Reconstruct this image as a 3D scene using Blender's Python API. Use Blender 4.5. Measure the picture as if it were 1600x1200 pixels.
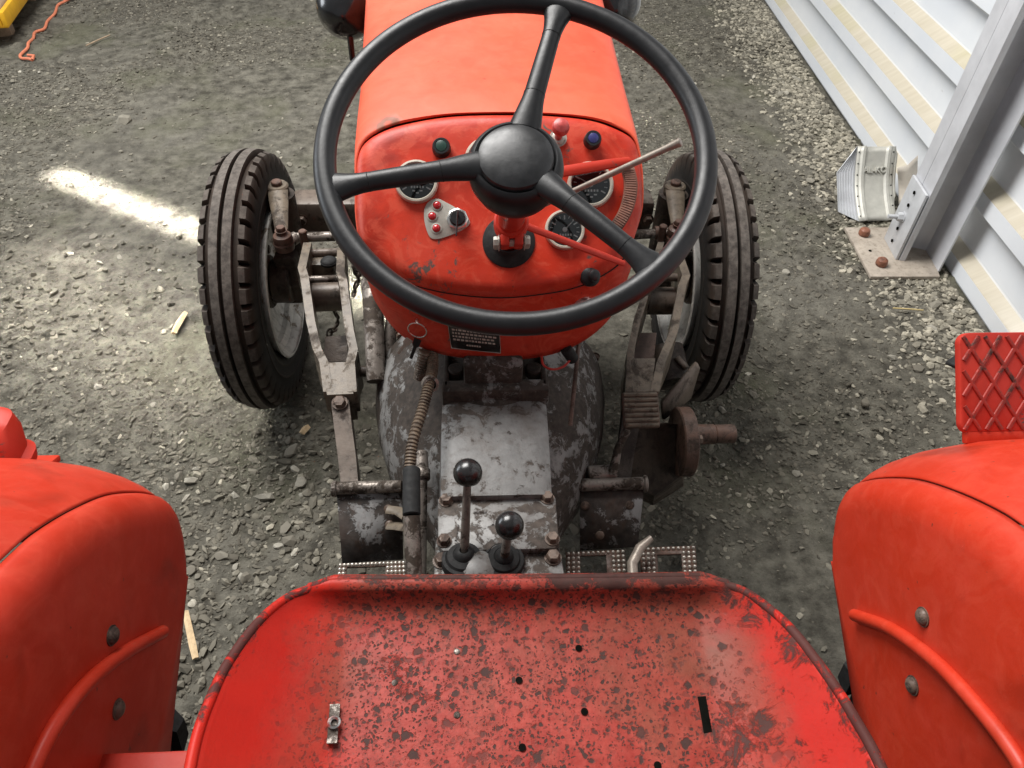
import bpy, bmesh, math, random
import numpy as np
from mathutils import Vector, Matrix

random.seed(7)
rng = np.random.default_rng(7)
S = bpy.context.scene
for o in list(bpy.data.objects):
    bpy.data.objects.remove(o)

# ------------------------------------------------------------------ camera
F = 1160.0                                   # focal length in photograph pixels (1600 wide)
PITCH, YAW, ROLL = (math.radians(a) for a in (45.4, 4.0, 2.0))
CAM = Vector((-0.03, 0.0, 1.66))
fw = Vector((math.sin(YAW) * math.cos(PITCH), math.cos(YAW) * math.cos(PITCH), -math.sin(PITCH)))
r0 = Vector((math.cos(YAW), -math.sin(YAW), 0.0))
u0 = r0.cross(fw)
rt = r0 * math.cos(ROLL) + u0 * math.sin(ROLL)
up = u0 * math.cos(ROLL) - r0 * math.sin(ROLL)
cd = bpy.data.cameras.new('camera')
cd.sensor_width = 36.0
cd.lens = F / 1600.0 * 36.0
cd.clip_start = 0.02
cd.clip_end = 200.0
cam = bpy.data.objects.new('camera', cd)
S.collection.objects.link(cam)
cam.matrix_world = Matrix(((rt.x, up.x, -fw.x, CAM.x), (rt.y, up.y, -fw.y, CAM.y), (rt.z, up.z, -fw.z, CAM.z), (0, 0, 0, 1)))
S.camera = cam

# ------------------------------------------------------------------ light: open shed, soft daylight from above, one shaft of sun
W = bpy.data.worlds.new('World')
S.world = W
W.use_nodes = True
bg = W.node_tree.nodes['Background']
bg.inputs[0].default_value = (0.93, 0.97, 1.0, 1)
bg.inputs[1].default_value = 0.28


def area(name, loc, aim, sx, sy, watts, color=(1, 1, 1), spread=None, xdir=None):
    l = bpy.data.lights.new(name, 'AREA')
    l.shape = 'RECTANGLE'
    l.size, l.size_y, l.energy, l.color = sx, sy, watts, color
    if spread is not None:
        l.spread = math.radians(spread)
    o = bpy.data.objects.new(name, l)
    S.collection.objects.link(o)
    z = (Vector(loc) - Vector(aim)).normalized()
    x = Vector(xdir or (1, 0, 0))
    x = (x - z * x.dot(z)).normalized()
    y = z.cross(x)
    o.matrix_world = Matrix(((x.x, y.x, z.x, loc[0]), (x.y, y.y, z.y, loc[1]), (x.z, y.z, z.z, loc[2]), (0, 0, 0, 1)))
    return o


area('roof_light', (-1.35, 2.9, 4.6), (0, 1.3, 0.5), 2.8, 2.4, 430, (1, 0.98, 0.95))
area('side_light', (-5.5, 3.0, 2.4), (0, 1.4, 0.5), 3.0, 1.8, 115, (0.9, 0.95, 1.0))
SUNDIR = Vector((-0.50, 0.36, 0.80)).normalized()
sp = Vector((-0.74, 2.275, 0.0))
area('sun_shaft', sp + SUNDIR * 4.5, sp, 1.98, 0.095, 12.0, (1, 0.97, 0.9), 2.0, (0.85, -0.52, 0))
for (bx, by), bl, bw, be in (((-1.52, 2.33), 0.22, 0.05, 0.16), ((0.86, 3.42), 0.16, 0.07, 0.16), ((-1.25, 1.95), 0.9, 0.45, 5.0)):
    sp = Vector((bx, by, 0.0))
    area('sun_shaft', sp + SUNDIR * 4.5, sp, bl, bw, be, (1, 0.97, 0.9), 1.6 if bl < 0.5 else 9, (0.85, -0.52, 0))
S.view_settings.view_transform = 'Standard'
S.view_settings.look = 'None'
S.view_settings.exposure = 0.0
S.view_settings.gamma = 1.0


# ------------------------------------------------------------------ photograph pixel -> place
def ray(px, py):
    return fw + rt * ((px - 800) / F) + up * ((600 - py) / F)


def _on(ax, v, px, py):
    d = ray(px, py)
    return CAM + d * ((v - CAM[ax]) / d[ax])


def PX(px, py, v): return _on(0, v, px, py)
def PY(px, py, v): return _on(1, v, px, py)
def PZ(px, py, v): return _on(2, v, px, py)


def PP(px, py, p0, n):
    d = ray(px, py)
    return CAM + d * ((p0 - CAM).dot(n) / d.dot(n))


# ------------------------------------------------------------------ materials
def new_mat(name):
    m = bpy.data.materials.new(name)
    m.use_nodes = True
    nt = m.node_tree
    return m, nt, nt.nodes['Principled BSDF']


def N(nt, t, **kw):
    n = nt.nodes.new(t)
    for k, v in kw.items():
        if hasattr(n, k):
            setattr(n, k, v)
        else:
            n.inputs[k].default_value = v
    return n


def noise(nt, co, scale, detail=6, rough=0.6, dist=0.0):
    n = N(nt, 'ShaderNodeTexNoise')
    n.inputs['Scale'].default_value = scale
    n.inputs['Detail'].default_value = detail
    n.inputs['Roughness'].default_value = rough
    n.inputs['Distortion'].default_value = dist
    nt.links.new(co, n.inputs['Vector'])
    return n.outputs['Fac']


def ramp(nt, fac, stops):
    r = N(nt, 'ShaderNodeValToRGB')
    cr = r.color_ramp
    while len(cr.elements) < len(stops):
        cr.elements.new(0.5)
    for e, (p, c) in zip(cr.elements, stops):
        e.position = p
        e.color = (c, c, c, 1) if isinstance(c, (int, float)) else (*c, 1)
    nt.links.new(fac, r.inputs[0])
    return r.outputs[0]


def mix(nt, fac, a, b, mode='MIX'):
    m = N(nt, 'ShaderNodeMix')
    m.data_type = 'RGBA'
    m.blend_type = mode
    for sock, v in ((m.inputs[0], fac), (m.inputs[6], a), (m.inputs[7], b)):
        if isinstance(v, bpy.types.NodeSocket):
            nt.links.new(v, sock)
        elif isinstance(v, (int, float)):
            sock.default_value = v
        else:
            sock.default_value = (*v, 1)
    return m.outputs[2]


def math_(nt, op, a, b=0.5):
    m = N(nt, 'ShaderNodeMath', operation=op)
    for s, v in ((m.inputs[0], a), (m.inputs[1], b)):
        if isinstance(v, bpy.types.NodeSocket):
            nt.links.new(v, s)
        else:
            s.default_value = v
    return m.outputs[0]


def coords(nt):
    return N(nt, 'ShaderNodeNewGeometry').outputs['Position']


def bump(nt, bs, h, strength, dist=0.002):
    b = N(nt, 'ShaderNodeBump')
    b.inputs['Strength'].default_value = strength
    b.inputs['Distance'].default_value = dist
    nt.links.new(h, b.inputs['Height'])
    nt.links.new(b.outputs[0], bs.inputs['Normal'])


def plain(name, col, rough=0.5, metal=0.0, var=0.25, scale=30, bmp=0.15, coat=0.0, spec=None):
    m, nt, bs = new_mat(name)
    co = coords(nt)
    f = noise(nt, co, scale)
    c = ramp(nt, f, [(0.3, tuple(x * (1 - var) for x in col)), (0.7, tuple(min(1, x * (1 + var)) for x in col))])
    nt.links.new(c, bs.inputs['Base Color'])
    nt.links.new(ramp(nt, noise(nt, co, scale * 2.3), [(0.3, rough * 0.85), (0.7, min(1, rough * 1.15))]), bs.inputs['Roughness'])
    bs.inputs['Metallic'].default_value = metal
    bs.inputs['Coat Weight'].default_value = coat
    bs.inputs['Coat Roughness'].default_value = 0.25
    if spec is not None:
        bs.inputs['Specular IOR Level'].default_value = spec
    if bmp:
        bump(nt, bs, noise(nt, co, scale * 6), bmp, 0.001)
    return m


def worn(name, paint, under, lo, hi, scale=14, rough=(0.42, 0.75), metal=0.0, grime=(0.05, 0.035, 0.025), grime_amt=0.5, bmp=0.35):
    """paint flaking off a darker under layer, ragged islands, with grime over it"""
    m, nt, bs = new_mat(name)
    co = coords(nt)
    a = noise(nt, co, scale, 9, 0.72, 0.4)
    b = noise(nt, co, scale * 0.22, 3, 0.5)
    k = math_(nt, 'ADD', math_(nt, 'MULTIPLY', a, 0.62), math_(nt, 'MULTIPLY', b, 0.38))
    mask = ramp(nt, k, [(lo, 1.0), (hi, 0.0)])
    pv = mix(nt, ramp(nt, noise(nt, co, scale * 1.7), [(0.3, 0.0), (0.7, 1.0)]), tuple(x * 0.8 for x in paint), tuple(min(1, x * 1.15) for x in paint))
    uv = mix(nt, ramp(nt, noise(nt, co, scale * 3.1), [(0.35, 0.0), (0.7, 1.0)]), tuple(x * 0.6 for x in under), tuple(x * 1.6 for x in under))
    c = mix(nt, mask, uv, pv)
    g = ramp(nt, noise(nt, co, scale * 0.5, 5, 0.65), [(0.48, 0.0), (0.72, grime_amt)])
    c = mix(nt, g, c, grime)
    sm_ = N(nt, 'ShaderNodeMapping')
    sm_.inputs['Scale'].default_value = (60, 60, 7)
    nt.links.new(co, sm_.inputs[0])
    oil = ramp(nt, noise(nt, sm_.outputs[0], 1.0, 5, 0.65), [(0.52, 0.0), (0.70, 0.55)])
    c = mix(nt, oil, c, tuple(x * 0.7 for x in grime))
    nt.links.new(c, bs.inputs['Base Color'])
    nt.links.new(ramp(nt, mask, [(0, rough[1]), (1, rough[0])]), bs.inputs['Roughness'])
    bs.inputs['Metallic'].default_value = metal
    bs.inputs['Specular IOR Level'].default_value = 0.35
    grain = noise(nt, co, 190, 5, 0.7)
    bump(nt, bs, math_(nt, 'ADD', math_(nt, 'ADD', mask, math_(nt, 'MULTIPLY', grain, 0.7)), math_(nt, 'MULTIPLY', a, 0.6)), bmp + 0.1, 0.0014)
    return m


def red_paint(name, c1, c2, smudge=0.5, rough=0.38, chips=0.0, scuff=0.0):
    m, nt, bs = new_mat(name)
    co = coords(nt)
    big = noise(nt, co, 3.2, 4, 0.55, 0.3)
    c = mix(nt, ramp(nt, big, [(0.35, 0.0), (0.65, 1.0)]), c1, c2)
    fine = noise(nt, co, 26, 6, 0.6, 0.6)
    c = mix(nt, ramp(nt, fine, [(0.4, 0.0), (0.75, 0.30)]), c, tuple(min(1, x * 1.25 + 0.03) for x in c1))
    sm = ramp(nt, noise(nt, co, 7.5, 3, 0.5, 0.5), [(0.58, 0.0), (0.70, smudge)])
    c = mix(nt, sm, c, tuple(x * 0.52 for x in c1))
    sp_ = ramp(nt, noise(nt, co, 75, 3, 0.5), [(0.72, 0.0), (0.76, 0.75)])
    c = mix(nt, sp_, c, (0.10, 0.03, 0.02))
    if scuff:
        s1 = ramp(nt, noise(nt, co, 17, 8, 0.65, 1.8), [(0.50, 0.0), (0.60, scuff)])
        c = mix(nt, s1, c, (0.70, 0.125, 0.070))
        s2 = ramp(nt, noise(nt, co, 12, 7, 0.7, 2.2), [(0.54, 0.0), (0.68, scuff)])
        c = mix(nt, s2, c, (0.26, 0.022, 0.014))
        s3 = ramp(nt, noise(nt, co, 48, 7, 0.75, 0.8), [(0.60, 0.0), (0.68, scuff * 0.9)])
        c = mix(nt, s3, c, (0.20, 0.06, 0.04))
    if chips:
        k = math_(nt, 'ADD', math_(nt, 'MULTIPLY', noise(nt, co, 34, 8, 0.7, 0.5), 0.6), math_(nt, 'MULTIPLY', noise(nt, co, 6, 3, 0.5), 0.4))
        ch = ramp(nt, k, [(chips, 0.0), (chips + 0.03, 1.0)])
        c = mix(nt, ch, c, (0.10, 0.07, 0.06))
    nt.links.new(c, bs.inputs['Base Color'])
    nt.links.new(ramp(nt, noise(nt, co, 9, 5, 0.6), [(0.3, rough * 0.8), (0.7, rough * 1.35)]), bs.inputs['Roughness'])
    bs.inputs['Specular IOR Level'].default_value = 0.26
    # faint dust film and hairline scratches
    st = N(nt, 'ShaderNodeMapping')
    st.inputs['Scale'].default_value = (1.0, 14.0, 3.0)
    st.inputs['Rotation'].default_value = (0.3, 0.5, 0.7)
    nt.links.new(co, st.inputs[0])
    hair = ramp(nt, noise(nt, st.outputs[0], 34, 6, 0.7), [(0.66, 0.0), (0.70, 0.35)])
    c = mix(nt, hair, c, tuple(min(1, x * 1.3 + 0.05) for x in c1))
    dustf = ramp(nt, noise(nt, co, 2.1, 6, 0.65, 0.4), [(0.50, 0.0), (0.78, 0.09)])
    c = mix(nt, dustf, c, (0.40, 0.27, 0.19))
    nt.links.new(c, bs.inputs['Base Color'])
    hgt = math_(nt, 'ADD', math_(nt, 'MULTIPLY', noise(nt, co, 110, 4), 0.10), noise(nt, co, 5.0, 3, 0.5))
    bump(nt, bs, hgt, 0.22, 0.010)
    return m


def add_mark(m, p, rad, col):
    nt = m.node_tree; bs = nt.nodes['Principled BSDF']
    src = bs.inputs['Base Color'].links[0].from_socket
    co = coords(nt)
    d = N(nt, 'ShaderNodeVectorMath', operation='DISTANCE')
    nt.links.new(co, d.inputs[0]); d.inputs[1].default_value = p
    k = math_(nt, 'ADD', d.outputs['Value'], math_(nt, 'MULTIPLY', noise(nt, co, 60, 5, 0.65), rad * 0.9))
    f = ramp(nt, math_(nt, 'DIVIDE', k, rad * 2), [(0.28, 0.25), (0.52, 0.85), (0.78, 0.75), (0.92, 0.0)])
    nt.links.new(mix(nt, f, src, col), bs.inputs['Base Color'])


def seat_mat(name, rim=False):
    m, nt, bs = new_mat(name)
    co = coords(nt)
    base = mix(nt, ramp(nt, noise(nt, co, 5, 4, 0.55), [(0.35, 0.0), (0.65, 1.0)]), (0.50, 0.020, 0.011), (0.40, 0.013, 0.008))
    sep = N(nt, 'ShaderNodeSeparateXYZ')
    nt.links.new(co, sep.inputs[0])
    # the sitting area is scuffed, the flanks keep their paint
    ax = math_(nt, 'ABSOLUTE', math_(nt, 'SUBTRACT', sep.outputs[0], 0.02), 0)
    mid = ramp(nt, math_(nt, 'ADD', ax, math_(nt, 'MULTIPLY', noise(nt, co, 9, 5, 0.6), 0.12)), [(0.235, 1.0), (0.30, 0.0)])
    pink = mix(nt, ramp(nt, noise(nt, co, 42, 7, 0.7), [(0.35, 0.0), (0.7, 1.0)]), (0.23, 0.027, 0.020), (0.38, 0.070, 0.052))
    base = mix(nt, math_(nt, 'MULTIPLY', mid, 0.9), base, pink)
    brn = ramp(nt, noise(nt, co, 6.5, 6, 0.65, 0.6), [(0.44, 0.0), (0.66, 0.85)])
    base = mix(nt, math_(nt, 'MULTIPLY', brn, math_(nt, 'ADD', math_(nt, 'MULTIPLY', mid, 0.75), 0.12)), base, (0.16, 0.062, 0.036))
    wob = N(nt, 'ShaderNodeMixRGB')
    nz = N(nt, 'ShaderNodeTexNoise')
    nz.inputs['Scale'].default_value = 90
    nz.inputs['Detail'].default_value = 5
    nt.links.new(co, nz.inputs['Vector'])
    wob.inputs[0].default_value = 0.012
    nt.links.new(co, wob.inputs[1])
    nt.links.new(nz.outputs['Color'], wob.inputs[2])
    spots = halo = None
    for sc, thr, off, gate_s, lo in ((110, 0.46, 0.12, 7, 0.34), (205, 0.50, 0.14, 11, 0.34), (340, 0.50, 0.16, 9, 0.34), (62, 0.40, 0.06, 5, 0.42)):
        v = N(nt, 'ShaderNodeTexVoronoi')
        v.inputs['Scale'].default_value = sc
        nt.links.new(wob.outputs[0], v.inputs['Vector'])
        sepc = N(nt, 'ShaderNodeSeparateColor')
        nt.links.new(v.outputs['Color'], sepc.inputs[0])
        keep = ramp(nt, sepc.outputs[0], [(0.40, 0.0), (0.55, 1.0)])
        rad = math_(nt, 'MULTIPLY', math_(nt, 'POWER', sepc.outputs[1], 1.6), thr)
        d = math_(nt, 'SUBTRACT', math_(nt, 'ADD', rad, off), v.outputs['Distance'])
        d = math_(nt, 'ADD', d, math_(nt, 'MULTIPLY', math_(nt, 'SUBTRACT', noise(nt, co, 420, 3, 0.6), 0.5), 0.30))
        g = math_(nt, 'MULTIPLY', keep, ramp(nt, noise(nt, co, gate_s, 4, 0.6), [(lo, 0.0), (lo + 0.16, 1.0)]))
        s = math_(nt, 'MULTIPLY', ramp(nt, d, [(0.0, 0.0), (0.13, 1.0)]), g)
        h = math_(nt, 'MULTIPLY', ramp(nt, math_(nt, 'ADD', d, 0.2), [(0.0, 0.0), (0.25, 1.0)]), g)
        spots = s if spots is None else math_(nt, 'MAXIMUM', spots, s)
        halo = h if halo is None else math_(nt, 'MAXIMUM', halo, h)
    fade = math_(nt, 'ADD', math_(nt, 'MULTIPLY', mid, 0.95), 0.05)
    spots = math_(nt, 'MULTIPLY', spots, fade)
    halo = math_(nt, 'MULTIPLY', math_(nt, 'MULTIPLY', halo, fade), 0.45)
    base = mix(nt, halo, base, (0.17, 0.022, 0.014))
    fleck = ramp(nt, noise(nt, co, 150, 8, 0.75, 0.5), [(0.52, 0.0), (0.62, 0.8)])
    fleck = math_(nt, 'MULTIPLY', fleck, math_(nt, 'MULTIPLY', mid, ramp(nt, noise(nt, co, 9, 4, 0.6), [(0.40, 0.2), (0.6, 1.0)])))
    base = mix(nt, fleck, base, (0.085, 0.028, 0.020))
    # bare scrapes
    k = math_(nt, 'ADD', math_(nt, 'MULTIPLY', noise(nt, co, 30, 9, 0.75, 0.8), 0.55), math_(nt, 'MULTIPLY', noise(nt, co, 7, 3, 0.5), 0.45))
    ea = N(nt, 'ShaderNodeAttribute')
    ea.attribute_name = 'edge'
    k = math_(nt, 'ADD', k, math_(nt, 'MULTIPLY', ea.outputs['Fac'], 0.0 if rim else 0.125))
    lo = 0.455 if rim else 0.612
    scr = ramp(nt, k, [(lo, 0.0), (lo + 0.04, 0.9)])
    allm = math_(nt, 'MAXIMUM', math_(nt, 'MULTIPLY', spots, 0.92), scr)
    c = mix(nt, allm, base, mix(nt, noise(nt, co, 55), (0.016, 0.011, 0.010), (0.066, 0.042, 0.036)))
    nt.links.new(c, bs.inputs['Base Color'])
    nt.links.new(ramp(nt, allm, [(0, 0.40), (1, 0.62)]), bs.inputs['Roughness'])
    bs.inputs['Specular IOR Level'].default_value = 0.13
    h = math_(nt, 'SUBTRACT', math_(nt, 'MULTIPLY', noise(nt, co, 140, 5, 0.7), 0.5), allm)
    bump(nt, bs, h, 0.5, 0.0012)
    return m


def ground_mat(name, tint_attr=False, pale=False):
    m, nt, bs = new_mat(name)
    co = coords(nt)
    a = noise(nt, co, 1.1, 5, 0.6, 0.3)
    b = noise(nt, co, 17, 8, 0.68)
    c = mix(nt, ramp(nt, b, [(0.36, 0.0), (0.64, 1.0)]), (0.062, 0.056, 0.044), (0.205, 0.190, 0.153))
    c = mix(nt, ramp(nt, a, [(0.48, 0.0), (0.72, 0.4)]), c, (0.235, 0.22, 0.188))
    gr = ramp(nt, noise(nt, co, 1.9, 4, 0.6), [(0.52, 0.0), (0.66, 0.5)])
    c = mix(nt, gr, c, (0.125, 0.125, 0.075))
    wet = ramp(nt, noise(nt, co, 2.7, 5, 0.65, 0.4), [(0.52, 0.0), (0.72, 0.5)])
    c = mix(nt, wet, c, (0.075, 0.068, 0.056))
    if tint_attr:
        at = N(nt, 'ShaderNodeAttribute')
        at.attribute_name = 'tint'
        stone = ramp(nt, at.outputs['Fac'], [(0.0, (0.06, 0.053, 0.041)), (0.5, (0.165, 0.15, 0.118)), (0.8, (0.28, 0.258, 0.205)), (1.0, (0.58, 0.53, 0.42))])
        stone = mix(nt, ramp(nt, noise(nt, co, 90, 6, 0.7), [(0.35, 0.0), (0.7, 0.55)]), stone, (0.14, 0.125, 0.10))
        c = mix(nt, 0.85, c, stone)
    nt.links.new(c, bs.inputs['Base Color'])
    bs.inputs['Roughness'].default_value = 0.9
    bs.inputs['Specular IOR Level'].default_value = 0.25
    h = math_(nt, 'ADD', math_(nt, 'MULTIPLY', noise(nt, co, 85, 8, 0.75), 1.0), math_(nt, 'MULTIPLY', b, 0.8))
    bump(nt, bs, h, 0.30 if tint_attr else 0.9, 0.014 if not tint_attr else 0.003)
    return m


def stone_mat(name):
    m, nt, bs = new_mat(name)
    oi = N(nt, 'ShaderNodeObjectInfo')
    co = coords(nt)
    c = ramp(nt, oi.outputs['Random'], [(0.0, (0.12, 0.105, 0.080)), (0.55, (0.23, 0.21, 0.168)), (0.85, (0.33, 0.31, 0.26)), (1.0, (0.55, 0.51, 0.42))])
    c = mix(nt, ramp(nt, noise(nt, co, 70, 7, 0.7), [(0.35, 0.0), (0.7, 0.6)]), c, (0.15, 0.135, 0.108))
    nt.links.new(c, bs.inputs['Base Color'])
    bs.inputs['Roughness'].default_value = 0.85
    bump(nt, bs, noise(nt, co, 160, 6, 0.7), 0.4, 0.002)
    return m


def tyre_mat(name):
    m, nt, bs = new_mat(name)
    co = coords(nt)
    at = N(nt, 'ShaderNodeAttribute')
    at.attribute_name = 'tread'
    black = mix(nt, noise(nt, co, 40), (0.008, 0.0075, 0.0075), (0.022, 0.019, 0.017))
    dust = mix(nt, ramp(nt, noise(nt, co, 60, 7, 0.7), [(0.35, 0), (0.65, 1)]), (0.055, 0.047, 0.041), (0.165, 0.145, 0.126))
    brown = mix(nt, noise(nt, co, 25, 5, 0.6), (0.030, 0.021, 0.015), (0.080, 0.052, 0.036))
    k = ramp(nt, at.outputs['Fac'], [(0.0, 0.0), (0.5, 0.5), (1.0, 1.0)])
    side = ramp(nt, k, [(0.1, 0.0), (0.5, 1.0)])
    top = ramp(nt, k, [(0.6, 0.0), (0.95, 0.9)])
    c = mix(nt, math_(nt, 'MULTIPLY', side, ramp(nt, noise(nt, co, 5, 4, 0.6), [(0.35, 0.25), (0.65, 0.9)])), black, brown)
    c = mix(nt, top, c, dust)
    nt.links.new(c, bs.inputs['Base Color'])
    bs.inputs['Roughness'].default_value = 0.78
    bs.inputs['Specular IOR Level'].default_value = 0.3
    bump(nt, bs, noise(nt, co, 150, 6, 0.7), 0.3, 0.0015)
    return m


def glass_mat(name):
    m, nt, bs = new_mat(name)
    t = N(nt, 'ShaderNodeBsdfTransparent')
    g = N(nt, 'ShaderNodeBsdfGlossy')
    g.inputs['Roughness'].default_value = 0.06
    fr = N(nt, 'ShaderNodeFresnel')
    fr.inputs[0].default_value = 1.5
    mx = N(nt, 'ShaderNodeMixShader')
    nt.links.new(math_(nt, 'ADD', fr.outputs[0], 0.06), mx.inputs[0])
    nt.links.new(t.outputs[0], mx.inputs[1])
    nt.links.new(g.outputs[0], mx.inputs[2])
    nt.links.new(mx.outputs[0], nt.nodes['Material Output'].inputs[0])
    return m


def wall_mat(name):
    m, nt, bs = new_mat(name)
    co = coords(nt)
    geo = N(nt, 'ShaderNodeNewGeometry')
    sep = N(nt, 'ShaderNodeSeparateXYZ')
    nt.links.new(geo.outputs['Normal'], sep.inputs[0])
    sp3 = N(nt, 'ShaderNodeMapping')
    sp3.inputs['Scale'].default_value = (40, 4, 4)
    nt.links.new(co, sp3.inputs[0])
    # dust settled on the ledges of the sheet
    led = ramp(nt, sep.outputs[2], [(0.45, 0.0), (0.62, 1.0)])
    st = N(nt, 'ShaderNodeMapping')
    st.inputs['Scale'].default_value = (3, 30, 3)
    nt.links.new(co, st.inputs[0])
    dn = noise(nt, st.outputs[0], 1.6, 7, 0.6)
    dust = mix(nt, ramp(nt, dn, [(0.3, 0.0), (0.7, 1.0)]), (0.44, 0.385, 0.28), (0.53, 0.475, 0.37))
    algae = ramp(nt, noise(nt, co, 1.3, 4, 0.6), [(0.52, 0.0), (0.68, 0.5)])
    dust = mix(nt, algae, dust, (0.38, 0.35, 0.13))
    white = mix(nt, ramp(nt, noise(nt, co, 2.2, 5, 0.6), [(0.35, 0.0), (0.7, 1.0)]), (0.66, 0.69, 0.73), (0.76, 0.775, 0.79))
    fleck = ramp(nt, noise(nt, co, 60, 3, 0.5), [(0.765, 0.0), (0.785, 0.7)])
    white = mix(nt, fleck, white, (0.25, 0.22, 0.17))
    nt.links.new(mix(nt, math_(nt, 'MULTIPLY', led, 0.92), white, dust), bs.inputs['Base Color'])
    bs.inputs['Roughness'].default_value = 0.42
    return m


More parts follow.
